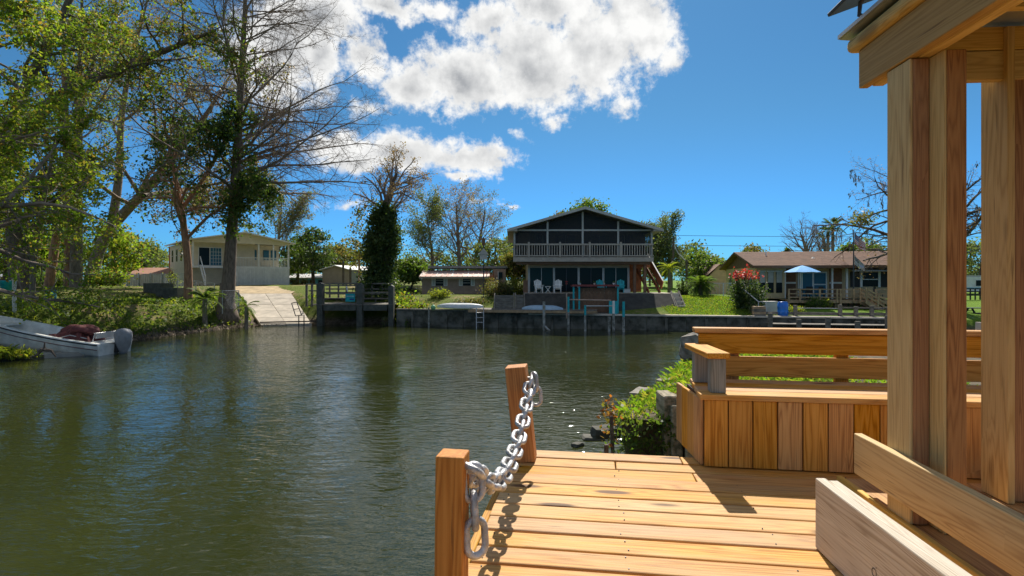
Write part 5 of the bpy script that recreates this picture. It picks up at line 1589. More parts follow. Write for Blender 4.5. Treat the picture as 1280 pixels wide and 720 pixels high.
# ---------- things seen in the gap between the posts
tr = thing('travel_trailer', 'white travel trailer parked far behind the right posts', 'trailer', at(1206, 369, 60), 0)
s_ = 60 / F
bx(tr, 'body', 0, 6.5, 0, 2.4, .35, 1.95, WHITE)
MB().prism([(0.0, 1.952), (6.5, 1.952), (6.3, 2.12), (.2, 2.12)], 'y', .05, 2.35).build('roof', GREYTRIM, tr)
bx(tr, 'window', 1.2, 2.3, -.04, -.003, 1.0, 1.6, GLASS)
bx(tr, 'stripe', 0.02, 6.48, -.02, -.003, .72, .82, BLUEW)
for x in (2.8, 3.7):
    t_ = MB().tube([(x, -.06, .33), (x, .2, .33)], .33, 16)
    t_.build('wheel', BLACK, tr)
pt = thing('picnic_table', 'dark picnic table on the lawn behind the right posts', 'picnic table', at(1225, 399, 37))
for k in range(4):
    bx(pt, 'top_board', -.9, .9, -.36 + .18 * k, -.20 + .18 * k, .72, .76, BLACK)
for y in (-.75, .75):
    bx(pt, 'bench_seat', -.9, .9, y - .13, y + .13, .42, .46, BLACK)
for x in (-.65, .65):
    MB().bar((x, -.7, 0), (x, -.15, .719), .06, .1).build('leg', BLACK, pt)
    MB().bar((x, .7, 0), (x, .15, .719), .06, .1).build('leg', BLACK, pt)
    bx(pt, 'cross_brace', x - .03, x + .03, -.8, .8, .36, .419, BLACK)
ye = thing('rail_fence', 'dark low fence behind the picnic table', 'fence', at(1195, 374, 48))
for k in range(14):
    bx(ye, 'post', .42 * k - .04, .42 * k + .04, 0, .08, -.1, .9, BLACK)
for z in (.3, .6, .85):
    bx(ye, 'rail', -.1, 5.7, -.05, -.003, z, z + .1, BLACK)
for i, (dx_, dz_) in enumerate(((0, 0), (.42, 0), (.84, 0), (.2, .205), (.63, .205), (.4, .41))):
    t = thing('concrete_block', ('leftmost block in the bottom row of the pile', 'middle block in the bottom row of the pile', 'rightmost block in the bottom row of the pile', 'left block in the middle row of the pile', 'right block in the middle row of the pile', 'single grey block on top of the pile')[i], 'block',
              (9.75 + dx_, 11.7 - dx_ * .1, 2.01 + dz_), -.1, 'concrete blocks piled on the near bank')
    bx(t, 'face_shell', -.20, .20, -.10, -.065, 0, .2, CONC)
    bx(t, 'face_shell', -.20, .20, .065, .10, 0, .2, CONC)
    for x in (-.183, 0, .183):
        bx(t, 'web', x - .017, x + .017, -.0645, .0645, 0.001, .199, CONC)

# ---------- power lines
for i, (py0, py1) in enumerate(((292, 294), (304.5, 305.5))):
    t = thing('power_line', ('upper thin cable crossing the sky behind the houses', 'lower thin cable crossing the sky behind the houses')[i], 'cable', at(800, py0, 62), 0, 'overhead cables')
    a, b = at(640, py0 - 1, 62), at(1400, py1 + 1, 60)
    MB().tube([a.lerp(b, u) - Vector((0, 0, 1.0 * u * (1 - u))) for u in np.linspace(0, 1, 24)], .022, 5).build('cable', DKMETAL, t, world=True)
up = thing('utility_pole', 'leaning dark utility pole with a curved cable right of the stilt house', 'pole', at(858.5, 366, 52))
MB().tube([at(858.5, 372, 52), at(858, 325, 52)], .11, 8).build('pole', BARKD, up, world=True)
MB().tube([at(842, 299, 52.5), at(843, 308, 52.5), at(848, 317, 52.3), at(858, 327, 52)], .05, 6).build('curved_cable', GREYTRIM, up, world=True)
MB().tube([at(841.5, 330, 52.6), at(842, 297, 52.5)], .10, 8).build('stub_pole', BARKD, up, world=True)
for i, (px, pt, pb, yd) in enumerate(((429, 328, 358, 58), (438, 336, 358, 58), (449, 318, 360, 60))):
    t = thing('utility_pole', ('slim dark pole in front of the tan shed', 'short dark pole right of the slim one before the shed', 'brown pole at the right end of the tan shed')[i], 'pole', at(px, pb, yd), 0, 'poles by the tan shed')
    MB().tube([(0, 0, -.5), (0, 0, (pb - pt) / F * yd)], .12, 8).build('pole', BARKD if i < 2 else BARKR, t)
    MB().tube([(0, 0, (pb - pt) / F * yd), (0, 0, (pb - pt) / F * yd + .1)], [.14, .10], 8).build('cap', DKMETAL, t)

# ---------- left yard bits
def on_ground(px, py):                                  # where the line of sight through a photo pixel meets the ground
    Yd = 24.0
    while Yd < 60 and at(px, py, Yd).z > gz(at(px, py, Yd).x, Yd):
        Yd += 0.1
    p = at(px, py, Yd)
    return Vector((p.x, p.y, gz(p.x, p.y)))
def planter(label, px, py, yd, rz, tilt):
    t = thing('planter_box', label, 'box', on_ground(px, py), rz, 'dark boxes by the thin tree')
    w, d, h = .85, .55, .72
    for (x0, x1, y0, y1) in ((-w, w, -d, -d + .06), (-w, w, d - .06, d), (-w, -w + .06, -d + .063, d - .063), (w - .06, w, -d + .063, d - .063)):
        bx(t, 'side', x0, x1, y0, y1, -.1, h + tilt * x0 * .1, W_OLDG)
    bx(t, 'soil', -w + .06, w - .06, -d + .06, d - .06, h - .25, h - .18, SOIL)
    return t
planter('dark square box farther left by the thin tree', 198, 366, 40.5, -.3, 0)
planter('dark square box next to the thin tree trunk', 215.5, 372.5, 38.6, -.15, 0)
t = thing('waste_bin', 'teal plastic bin at the left edge of the lawn', 'bin', on_ground(8, 365))
MB().lathe([(.24, 0), (.34, .62), (.36, .64), (.36, .70), (.33, .70)], (0, 0, 0), 18).build('body', TURQ, t, True)
MB().lathe([(.30, .60), (.30, .61)], (0, 0, 0), 18).build('contents', SOIL, t)
t = thing('lawn_drum', 'faded blue-green drum on the mown slope', 'drum', on_ground(63, 378))
MB().lathe([(.26, -.1), (.28, .30), (.29, .32), (.28, .34), (.27, .66)], (0, 0, 0), 16).build('body', pm('faded_teal', (0.05, 0.22, 0.26), .8, .3), t, True)
MB().lathe([(.275, .661), (.26, .70), (.05, .71)], (0, 0, 0), 16).build('lid', pm('faded_blue', (0.08, 0.20, 0.34), .8, .3), t, True)
t = thing('white_post', 'white pipe post on the bank above the boat', 'post', on_ground(18, 391))
MB().tube([(0, 0, -.4), (0, 0, 1.55)], .085, 10).build('pipe', WHITE, t)
MB().tube([(0, 0, 1.551), (0, 0, 1.64)], .10, 10).build('cap', WHITE, t)

# ---------- boat with cover and outboard
bt = thing('motor_boat', 'white open motor boat pulled up at the left bank', 'boat', (-17.9, 25.2, 0.0), math.radians(176))
bt.matrix_basis = WM[bt.name] = Matrix.Translation((-17.9, 25.2, -0.06)) @ Matrix.Rotation(math.radians(176), 4, 'Z') @ Matrix.Rotation(math.radians(-6.0), 4, 'Y')
BLn, BWd = 7.2, 2.15                                    # local x runs from the stern to the bow
n = 26
def hullsec(u):
    w = BWd / 2 * (1 - max(0, (u - .45) / .55) ** 2.3) * (0.93 + .07 * min(1, u * 4))
    sheer = .58 + .62 * u ** 1.7
    keel = -.22 + .75 * max(0, (u - .55) / .45) ** 2.2
    return w, sheer, keel
out, inn = [], []
for i in range(n + 1):
    u = i / n
    w, sh_, kl = hullsec(u)
    x = u * BLn + (.35 * u if u > .8 else 0) * 0
    out.append([(x, 0, kl), (x, w * .72, kl + .12), (x, w * .93, kl + .34 + .1 * u), (x, w * 1.0, sh_ - .16), (x, w * 1.03, sh_), (x, max(w - .16, 0) * 1.0, sh_ + .02), (x, max(w - .20, 0), sh_ - .06), (x, max(w * .70 - .10, 0), min(.20 + .22 * u, sh_ - .1)), (x, 0, min(.18 + .22 * u, sh_ - .1))])
vs, fs = [], []
for sgn in (1, -1):
    b0 = len(vs)
    for sec in out:
        vs += [(p[0], p[1] * sgn, p[2]) for p in sec]
    m_ = len(out[0])
    for i in range(n):
        for k in range(m_ - 1):
            fs.append((b0 + i * m_ + k, b0 + (i + 1) * m_ + k, b0 + (i + 1) * m_ + k + 1, b0 + i * m_ + k + 1))
    fs.append(tuple(b0 + k for k in range(m_)))
hull = MB().add(vs, fs).build('hull', GELCOAT, bt, True)
for sgn in (1, -1):
    MB().tube([(i / n * BLn, sgn * hullsec(i / n)[0] * 1.04, hullsec(i / n)[1] - .05) for i in range(n + 1)], .028, 6).build('rub_rail', BLACK, hull)
    MB().tube([(i / n * BLn, sgn * hullsec(i / n)[0] * 1.005, hullsec(i / n)[1] - .26) for i in range(n)], .014, 6).build('side_stripe', MAROON, hull)
bx(bt, 'transom', -.06, .0, -.9, .9, .02, .50, GELCOAT)
bx(bt, 'stern_seat', .05, .75, -.85, .85, .38, .56, GELCOAT)
bx(bt, 'mid_bench', 3.0, 3.5, -.82, .82, .38, .50, GELCOAT)
bx(bt, 'fore_deck', 5.0, 6.0, -.55, .55, .78, .82, GELCOAT)
bx(bt, 'blue_cooler', 2.5, 2.85, .3, .7, .25, .50, BLUEP)
for y in (-.7, 0, .7):
    MB().tube([(.5, y, .56), (.42, y, .98)], .018, 6).build('rail_stanchion', GALV, bt)
MB().tube([(.42, -.75, .98), (.42, .75, .98)], .022, 6).build('stern_rail', GALV, bt)
bx(bt, 'seat_back', .40, .46, -.62, .62, .74, .97, GREYTRIM)
def lumpy(name, prof, mat, parent, seed, sx, sy, c, folds=7, amp=.09, sides=40):
    r_ = random.Random(seed)
    ph = [r_.uniform(0, 6.28) for _ in range(6)]
    vs, fs = [], []
    for j, (rad, z) in enumerate(prof):
        for k in range(sides):
            a = 2 * math.pi * k / sides
            f = 1 + amp * (math.sin(folds * a + ph[0] + j * .35) * .6 + math.sin((folds * 2 + 1) * a + ph[1] - j * .5) * .4) * min(1, rad * 2) + r_.uniform(-.012, .012)
            zz = z + amp * .8 * math.sin(3 * a + ph[2]) * (.4 + .6 * (j / len(prof))) * rad
            vs.append((c[0] + rad * f * sx * math.cos(a), c[1] + rad * f * sy * math.sin(a), c[2] + zz))
    for j in range(len(prof) - 1):
        for k in range(sides):
            fs.append((j * sides + k, j * sides + (k + 1) % sides, (j + 1) * sides + (k + 1) % sides, (j + 1) * sides + k))
    fs.append(tuple((len(prof) - 1) * sides + k for k in range(sides)))
    fs.append(tuple(reversed(range(sides))))
    return MB().add(vs, fs).build(name, mat, parent, True)
cv = thing('boat_cover', 'crumpled maroon tarpaulin heaped in the boat', 'tarpaulin', (-17.9 - 1.75, 25.2 + .1, .26), math.radians(176))
lumpy('heap', [(1.0, 0), (1.02, .15), (.93, .38), (.84, .52), (.62, .74), (.44, .80), (.30, .92), (.10, .95)], MAROON, cv, 3, 1.0, .80, (0, 0, 0), 5, .26)
lumpy('fold', [(.62, .05), (.66, .18), (.50, .32), (.2, .38)], MAROON, cv, 4, 1.15, .6, (-.35, .15, .62), 4, .34)
lumpy('fold', [(.55, 0), (.58, .16), (.42, .36), (.15, .42)], MAROON, cv, 5, .8, .7, (.55, .35, .20), 4, .34)
MB().tube([(-.9, .5, .45), (-.3, .72, .62), (.4, .66, .45), (.8, .5, .2)], .02, 6).build('strap', GREYTRIM, cv)
ob = thing('outboard_motor', 'outboard motor under a grey fabric cover', 'outboard', (-17.55, 25.22, -0.1), math.radians(176))
lumpy('cover', [(.15, .04), (.19, .22), (.28, .40), (.36, .66), (.40, .90), (.37, 1.06), (.26, 1.17), (.07, 1.22)], GREYCOV, ob, 8, .95, .78, (-.05, 0, 0), 9, .05)
bx(ob, 'leg', -.12, .06, -.06, .06, -.45, .25, GREYTRIM)
bx(ob, 'cavitation_plate', -.28, .12, -.14, .14, -.06, -.03, GREYTRIM)
bx(ob, 'clamp_bracket', .08, .32, -.16, .16, .15, .55, BLACK)
slabm = thing('landing_slab', 'low grey concrete landing in front of the boat', 'landing', (-22.6, 22.0, 0))
MB().add([(-7, -2.1, .16), (2.9, 1.6, .16), (4.4, 2.75, .16), (-3.5, 2.7, .20), (-8, 2.5, .24)] + [(-7, -2.1, -.5), (2.9, 1.6, -.5), (4.4, 2.75, -.5), (-3.5, 2.7, -.5), (-8, 2.5, -.5)],
         [(0, 1, 2, 3, 4), (0, 5, 6, 1), (1, 6, 7, 2), (2, 7, 8, 3), (3, 8, 9, 4), (4, 9, 5, 0)]).build('slab', pm('grey_landing', (0.30, 0.29, 0.26), .9, .25, 1.5, .3), slabm)
MB().bar((-7, -2.12, .05), (2.9, 1.58, .05), .08, .2).build('edge_beam', W_OLD, slabm)
br_ = thing('driftwood', 'dark snag of branches lying on the landing by the boat', 'branch', at(55, 447, 22.5))
MB().tube([at(38, 447, 22.4), at(46, 444, 22.4), at(52, 437, 22.5), at(64, 438, 22.5), at(70, 446, 22.6)], [.03, .05, .08, .06, .03], 6).build('limb', BARKD, br_, world=True)
MB().tube([at(55, 438, 22.5), at(56, 428, 22.5)], [.05, .02], 6).build('twig', BARKD, br_, world=True)
MB().tube([at(150, 449, 24.4), at(166, 447, 24.4), at(175, 444.5, 24.4)], [.02, .03, .015], 6).build('twig', BARKD, br_, world=True)
# ------------------------------------------------------------------ trees and plants
def unit(v):
    return v / np.maximum(np.linalg.norm(v, axis=-1, keepdims=True), 1e-9)
def poly_interp(pts, rad, n):
    pts = np.asarray([tuple(p) for p in pts], float)
    rad = np.asarray(rad, float)
    d = np.concatenate([[0], np.cumsum(np.linalg.norm(np.diff(pts, axis=0), axis=1))])
    t = np.linspace(0, d[-1], n)
    P = np.stack([np.interp(t, d, pts[:, k]) for k in range(3)], 1)
    for _ in range(3):                                  # round off the corners
        P[1:-1] = 0.25 * P[:-2] + 0.5 * P[1:-1] + 0.25 * P[2:]
    return P[None], np.interp(t, d, rad)[None]
def sprout(r, P, R, n, t0=0.2, t1=1.0, ang=(40, 70), ratio=(0.4, 0.6), seg=5, wander=0.12, trop=0.0, rr=0.5, shape=lambda t: 1 - 0.5 * t, tip=0.25, flat=1.0, bias=(0, 0, 0)):
    """n side branches on each branch of the level above."""
    B, S, _ = P.shape
    t = t0 + (t1 - t0) * ((np.arange(n)[None, :] + r.uniform(0, 1, (B, n))) / n)
    f = np.minimum(t * (S - 1), S - 1.001)
    i0 = f.astype(int)
    w = (f - i0)[..., None]
    bi = np.arange(B)[:, None]
    pos = P[bi, i0] * (1 - w) + P[bi, i0 + 1] * w
    rad = R[bi, i0] * (1 - w[..., 0]) + R[bi, i0 + 1] * w[..., 0]
    T = unit(P[bi, i0 + 1] - P[bi, i0])
    L = np.linalg.norm(np.diff(P, axis=1), axis=2).sum(1)[:, None] * r.uniform(*ratio, (B, n)) * shape((t - t0) / max(1e-6, t1 - t0))
    rnd = r.normal(size=(B, n, 3))
    rnd[..., 2] *= flat
    rnd += np.array(bias)
    perp = unit(rnd - T * np.sum(rnd * T, -1, keepdims=True))
    a = np.radians(r.uniform(*ang, (B, n)))[..., None]
    d = unit(np.cos(a) * T + np.sin(a) * perp)
    C = np.zeros((B, n, seg + 1, 3))
    C[:, :, 0] = pos
    for k in range(seg):
        d = unit(d + r.normal(size=d.shape) * wander + np.array([0, 0, trop]))
        C[:, :, k + 1] = C[:, :, k] + d * (L / seg)[..., None]
    rb = np.maximum(np.minimum(rad * rr, L * 0.05), 0.0075)
    RR = rb[..., None] * np.linspace(1, tip, seg + 1)[None, None]
    return C.reshape(B * n, seg + 1, 3), RR.reshape(B * n, seg + 1)
def tubes(P, R, sides):
    B, S, _ = P.shape
    T = unit(np.gradient(P, axis=1))
    ref = np.array([0.31, 0.17, 0.93]) if sides > 5 else np.array([0.71, 0.3, 0.63])
    n = np.cross(T, ref)
    bad = np.linalg.norm(n, axis=-1) < 0.15
    n[bad] = np.cross(T[bad], np.array([1.0, 0, 0]))
    n = unit(n)
    m = np.cross(T, n)
    a = 2 * np.pi * np.arange(sides) / sides
    V_ = P[:, :, None] + (n[:, :, None] * np.cos(a)[None, None, :, None] + m[:, :, None] * np.sin(a)[None, None, :, None]) * R[:, :, None, None]
    idx_ = np.arange(B * S * sides).reshape(B, S, sides)
    q = np.stack([idx_[:, :-1], np.roll(idx_, -1, 2)[:, :-1], np.roll(idx_, -1, 2)[:, 1:], idx_[:, 1:]], -1).reshape(-1, 4)
    return V_.reshape(-1, 3), q
def wood_part(name, levels, mat, parent):
    Vs, Qs, off = [], [], 0
    for (P, R, sides) in levels:
        v, q = tubes(P, R, sides)
        Vs.append(v)
        Qs.append(q + off)
        off += len(v)
    V_ = np.concatenate(Vs)
    mi = np.array(WM[parent.name].inverted())
    V_ = V_ @ mi[:3, :3].T + mi[:3, 3]
    return mobj(name, mesh_np(name, V_, np.concatenate(Qs), True), mat, parent)
def along(r, P, n, jit, t0=0.3):
    """n leaf places on each branch."""
    B, S, _ = P.shape
    t = r.uniform(t0, 1, (B, n)) * (S - 1.001)
    i0 = t.astype(int)
    w = (t - i0)[..., None]
    bi = np.arange(B)[:, None]
    c = P[bi, i0] * (1 - w) + P[bi, i0 + 1] * w
    return (c + r.normal(size=c.shape) * jit).reshape(-1, 3)

def broad_tree(label, path, rad, seed, lv1, lv2, lv3, leaf, bark, name='tree', group=None, lv4=None, extra=None, twig=None, cat='tree'):
    r = np.random.default_rng(seed)
    base = path[0]
    t = thing(name, label, cat, (base[0], base[1], gz(base[0], base[1])), 0, group)
    path = [Vector((base[0], base[1], gz(base[0], base[1]) - 0.3))] + list(path[1:])
    P0_, R0_ = poly_interp(path, rad, 18)
    if extra:
        allP, allR = [P0_], [R0_]
        for (pp, rd) in extra:
            p_, r_ = poly_interp(pp, rd, 18)
            allP.append(p_)
            allR.append(r_)
        P0_, R0_ = np.concatenate(allP), np.concatenate(allR)
    wood_part('trunk', [(P0_, R0_, 12)], bark, t)
    L1 = sprout(r, P0_, R0_, **lv1)
    L2 = sprout(r, *L1, **lv2)
    lv = [(*L1, 7), (*L2, 5)]
    last = L2
    if lv3:
        L3 = sprout(r, *L2, **lv3)
        lv.append((*L3, 3))
        last = L3
    if lv4:
        L4 = sprout(r, *last, **lv4)
        lv.append((*L4, 3))
        last = L4
    wood_part('branches', lv, twig or bark, t)
    if leaf:
        for i, (n, jit, size, mat) in enumerate(leaf):
            C_ = along(r, last[0], n, jit)
            if i:
                C_ = C_[r.uniform(0, 1, len(C_)) < 0.8]
            leaves('crown', C_, size, mat, t, seed=seed + i)
    return t, last

YB = 39.0
BARKC = pm('cypress_bark', (0.17, 0.13, 0.10), 0.95, 0.4, 5.0, 0.9, 16.0, stretch=(2.5, 2.5, 0.5))
# the bare cypress by the ramp
cyp_path = [at(283, 380, YB), at(289, 300, YB), at(296, 200, YB), at(301, 110, YB), at(306, 20, YB), at(309, -70, YB)]
t, last = broad_tree('tall bare cypress with a spreading twiggy crown beside the ramp', cyp_path, [.52, .36, .29, .22, .15, .05], 21,
    dict(n=66, t0=.32, ang=(45, 78), ratio=(.30, .46), bias=(.65, .35, 0), seg=10, wander=.13, trop=-.012, rr=.36, shape=lambda t: 1.08 - .58 * t, tip=.12),
    dict(n=17, t0=.12, ang=(22, 55), ratio=(.20, .42), seg=6, wander=.15, trop=-.03, rr=.5, flat=.7),
    dict(n=9, t0=.12, ang=(25, 60), ratio=(.28, .5), seg=4, wander=.2, trop=-.03, rr=.6, flat=.9),
    None, BARKC, 'cypress_tree', lv4=dict(n=2, t0=.2, ang=(25, 60), ratio=(.35, .6), seg=2, wander=.15, trop=-.05, rr=.7), twig=TWIG)
r = np.random.default_rng(3)
C = at(292, 260, YB)
pts_ = []
for k in range(380):                                   # ivy up the trunk
    v = r.uniform(0, 1)
    p = Vector(cyp_path[1]).lerp(cyp_path[2], v) if r.uniform() < .7 else Vector(cyp_path[2]).lerp(cyp_path[3], v * .6)
    a = r.uniform(0, 6.28)
    q = abs(r.normal(0.5, .28))
    pts_.append((p.x + q * math.cos(a), p.y + q * math.sin(a), p.z + r.normal(0, .15)))
leaves('ivy', pts_, .24, LF_MID, t, .8, 6)
# flare of the cypress foot
MB().lathe([(.95, -.5), (.74, .1), (.57, .7), (.47, 1.5), (.40, 2.2)], (0, 0, 0), 14).build('root_flare', BARKC, t, True)

# thin leafy tree beside it
def pth(*a): return [at(*p) for p in a]
broad_tree('slim dark-leaved tree between the boxes and the cypress', pth((235, 374, 38.4), (236, 330, 38.4), (230, 285, 38.4), (225, 250, 38.4), (215, 205, 38.4), (205, 150, 38.6)), [.30, .24, .22, .19, .13, .05], 31,
    dict(n=20, t0=.38, ang=(35, 80), ratio=(.28, .48), seg=6, wander=.16, trop=.02, rr=.5),
    dict(n=8, t0=.2, ang=(30, 65), ratio=(.35, .6), seg=4, wander=.2, trop=-.02, rr=.55),
    dict(n=4, t0=.2, ang=(30, 70), ratio=(.35, .6), seg=3, wander=.2, trop=-.05, rr=.6),
    [(3, .16, .25, LF_DARK), (3, .18, .25, LF_MID)], BARKR, 'leafy_tree',
    extra=[(pth((227, 262, 38.4), (250, 230, 38.2), (275, 190, 38.0), (290, 150, 38.0)), [.15, .12, .09, .04]), (pth((232, 300, 38.4), (262, 268, 38.0), (300, 248, 37.6), (330, 235, 37.4)), [.11, .09, .06, .03])])

# leaning oak
broad_tree('large oak whose grey trunk leans to the right over the lawn', pth((112, 359, 50), (117, 325, 50), (134, 285, 50), (168, 255, 49.5), (210, 205, 49), (255, 150, 48.5), (290, 90, 48)), [.60, .50, .46, .38, .30, .2, .07], 41,
    dict(n=17, t0=.34, ang=(35, 80), ratio=(.30, .52), seg=8, wander=.16, trop=.03, rr=.5),
    dict(n=9, t0=.2, ang=(30, 65), ratio=(.3, .55), seg=5, wander=.2, trop=0, rr=.5),
    dict(n=6, t0=.15, ang=(30, 70), ratio=(.3, .55), seg=4, wander=.2, trop=-.03, rr=.6),
    [(4, .18, .23, LF_OLIVE), (4, .2, .22, LF_BUD)], BARK, 'oak_tree', twig=TWIG,
    extra=[(pth((140, 280, 50), (150, 220, 50.5), (150, 150, 51), (165, 70, 51), (190, -20, 51)), [.40, .32, .26, .18, .06]), (pth((180, 245, 42.4), (240, 235, 49), (300, 225, 48.5)), [.20, .14, .05])])

# the big dark limbs from the left
broad_tree('huge dark oak at the left edge with limbs over the lawn', pth((28, 360, 38), (22, 300, 38), (8, 230, 37.5), (-10, 150, 37)), [.75, .58, .5, .36], 51,
    dict(n=13, t0=.30, ang=(35, 75), ratio=(.30, .50), seg=8, wander=.16, trop=.02, rr=.45),
    dict(n=9, t0=.2, ang=(30, 65), ratio=(.3, .55), seg=5, wander=.2, trop=0, rr=.5),
    dict(n=6, t0=.15, ang=(30, 70), ratio=(.3, .55), seg=4, wander=.22, trop=-.03, rr=.6),
    [(4, .17, .22, LF_OLIVE), (6, .18, .21, LF_BRIGHT)], BARKD, 'oak_tree', twig=BARKD,
    extra=[(pth((5, 215, 37.5), (45, 140, 37), (105, 100, 36.5), (180, 74, 36), (265, 40, 35.5)), [.46, .40, .33, .24, .06]), (pth((0, 200, 37.2), (30, 110, 37), (75, 30, 37), (110, -60, 37)), [.36, .30, .24, .1]),
           (pth((20, 290, 38), (60, 235, 38.5), (110, 215, 39)), [.3, .2, .06])])

for i, (px, pb, yd, rd, top) in enumerate(((95, 359, 41.5, .42, -10), (86, 360, 42.5, .36, 20), (72, 361, 44, .34, 90))):
    broad_tree(('pale straight trunk in front of the leaning oak', 'reddish straight trunk just left of the pale one', 'reddish trunk leaning right, third from the leaning oak')[i],
        pth((px - (0, 0, 12)[i], pb, yd), (px + 1, 280, yd), (px + (2, -3, 22)[i], 180, yd), (px + (8, -8, 40)[i], top, yd)), [rd, rd * .85, rd * .7, .08], 60 + i,
        dict(n=12, t0=.5, ang=(40, 80), ratio=(.22, .36), seg=6, wander=.15, trop=.02, rr=.4),
        dict(n=8, t0=.2, ang=(30, 65), ratio=(.3, .55), seg=4, wander=.2, trop=0, rr=.5),
        dict(n=5, t0=.2, ang=(30, 70), ratio=(.3, .6), seg=3, wander=.2, trop=-.03, rr=.6),
        [(5, .22, .20, (LF_OLIVE, LF_BRIGHT, LF_BRIGHT)[i])], (BARK, BARKR, BARKR)[i], 'straight_tree', 'tall trunks behind the lawn', twig=TWIG)

# leafy branches reaching in from the left, close to the boat
broad_tree('bright green leafy tree reaching in over the boat from the left', pth((-128, 400, 22), (-120, 300, 22), (-95, 200, 22), (-60, 90, 22), (-30, -20, 22)), [.42, .36, .28, .2, .06], 71,
    dict(n=34, t0=.16, ang=(45, 98), ratio=(.38, .56), seg=7, wander=.15, trop=-.01, rr=.4, shape=lambda t: 1.0 - .35 * t),
    dict(n=9, t0=.15, ang=(30, 65), ratio=(.3, .5), seg=4, wander=.2, trop=-.04, rr=.5),
    dict(n=5, t0=.15, ang=(30, 70), ratio=(.35, .6), seg=3, wander=.2, trop=-.06, rr=.6),
    [(13, .10, .17, LF_BRIGHT), (9, .11, .17, LF_YEL)], BARK, 'leafy_tree', twig=TWIG)

broad_tree('young bright-leaved tree leaning out between the bin and the straight trunks', pth((40, 372, 33), (42, 320, 33), (50, 270, 32.5), (62, 215, 32), (70, 165, 32)), [.16, .14, .12, .09, .04], 72,
    dict(n=24, t0=.22, ang=(40, 85), ratio=(.38, .60), seg=6, wander=.16, trop=.0, rr=.45),
    dict(n=8, t0=.15, ang=(30, 65), ratio=(.35, .55), seg=4, wander=.2, trop=-.04, rr=.5),
    dict(n=4, t0=.15, ang=(30, 70), ratio=(.35, .6), seg=3, wander=.2, trop=-.06, rr=.6),
    [(7, .12, .20, LF_BRIGHT), (6, .13, .19, LF_YEL)], BARK, 'leafy_tree', twig=TWIG)

# vine-covered tree by the dock with a bare crown on top
YV = 46.0
t, last = broad_tree('dark vine-smothered tree with bare reddish crown behind the dock', pth((486, 393, YV), (482, 330, YV), (479, 275, YV), (486, 240, YV), (497, 215, YV)), [.42, .36, .30, .2, .06], 81,
    dict(n=18, t0=.62, t1=.98, ang=(20, 65), ratio=(.28, .42), seg=7, wander=.14, trop=.03, rr=.5, shape=lambda t: 1 - .3 * t),
    dict(n=9, t0=.2, ang=(25, 55), ratio=(.3, .5), seg=4, wander=.18, trop=.0, rr=.5),
    dict(n=6, t0=.2, ang=(25, 60), ratio=(.3, .55), seg=3, wander=.18, trop=0, rr=.6),
    [(3, .12, .15, LF_BUD)], BARKD, 'vine_tree', twig=TWIG)
pts_ = []
r = np.random.default_rng(9)
for k in range(420):                                    # clumps of vine on an uneven column
    v = r.uniform(0, 1) ** .9
    zc = at(482, 388 - 128 * v, YV)
    rad_ = (2.15 - 1.35 * v) * (0.82 + .25 * math.sin(v * 9 + 1)) * r.uniform(.35, 1.05) * (1.35 if r.uniform() < .18 else 1.0)
    a = r.uniform(0, 6.28)
    cc = np.array([zc.x - .75 + .75 * v + rad_ * math.cos(a), zc.y + rad_ * math.sin(a), zc.z])
    pts_.append(cc + r.normal(size=(48, 3)) * np.array([.28, .28, .34]) * r.uniform(.6, 1.3))
leaves('vines', np.concatenate(pts_), .22, LF_DARK, t, .7, 12)
pts_ = [np.array(at(452 + r.normal(0, 8), 300 + r.normal(0, 22), YV)) + r.normal(size=(30, 3)) * .25 for _ in range(44)]
leaves('dry_vines', np.concatenate(pts_), .2, LF_OLIVE, t, .7, 13)

# budding deciduous trees behind the cottage
LV = (dict(n=20, t0=.26, ang=(28, 62), ratio=(.45, .75), seg=8, wander=.11, trop=.045, rr=.42, shape=lambda t: 1 - .45 * t, tip=.15),
      dict(n=10, t0=.22, ang=(24, 52), ratio=(.30, .50), seg=5, wander=.13, trop=.02, rr=.5),
      dict(n=8, t0=.2, ang=(24, 58), ratio=(.32, .55), seg=3, wander=.16, trop=0, rr=.6))
broad_tree('bare spreading tree with pale limbs behind the pink cottage', pth((575, 362, 62), (574, 320, 62), (572, 290, 62), (570, 255, 62)), [.27, .22, .15, .05], 91, *LV, [(2, .2, .17, LF_BUD)], BARK, 'bare_tree', twig=TWIG)
broad_tree('second bare tree right behind the pink cottage roof', pth((592, 362, 66), (594, 320, 66), (602, 290, 66), (606, 262, 66)), [.24, .2, .13, .04], 92, *LV, [(2, .2, .17, LF_OLIVE)], BARK, 'bare_tree', twig=TWIG)
broad_tree('thin pale-leaved tree left of the cottage', pth((540, 362, 60), (541, 320, 60), (537, 295, 60), (533, 268, 60)), [.2, .17, .11, .04], 93, *LV, [(5, .22, .19, LF_HAZE)], BARK, 'bare_tree', twig=TWIG)
broad_tree('pale olive tree above the roof of the cream house', pth((345, 362, 70), (346, 315, 70), (350, 285, 70), (352, 252, 70)), [.24, .2, .14, .05], 94, *LV, [(6, .25, .22, LF_OLIVE)], BARK, 'bare_tree', twig=TWIG)
broad_tree('bare twiggy tree behind the brown-roofed house', pth((1010, 345, 64), (1010, 320, 64), (1006, 305, 64), (1000, 290, 64)), [.3, .25, .18, .05], 95, *LV, None, BARK, 'bare_tree', twig=TWIG)
broad_tree('wispy grey tree right of the stilt house', pth((838, 362, 60), (838, 325, 60), (836, 305, 60), (832, 290, 60)), [.28, .22, .15, .05], 96, *LV, [(6, .25, .20, LF_HAZE)], BARK, 'bare_tree', twig=TWIG)
broad_tree('low twiggy tree above the brown roof, left of the palms', pth((1033, 340, 66), (1032, 315, 66), (1030, 300, 66), (1028, 290, 66)), [.25, .2, .15, .05], 98, *LV, None, BARK, 'bare_tree', twig=TWIG)
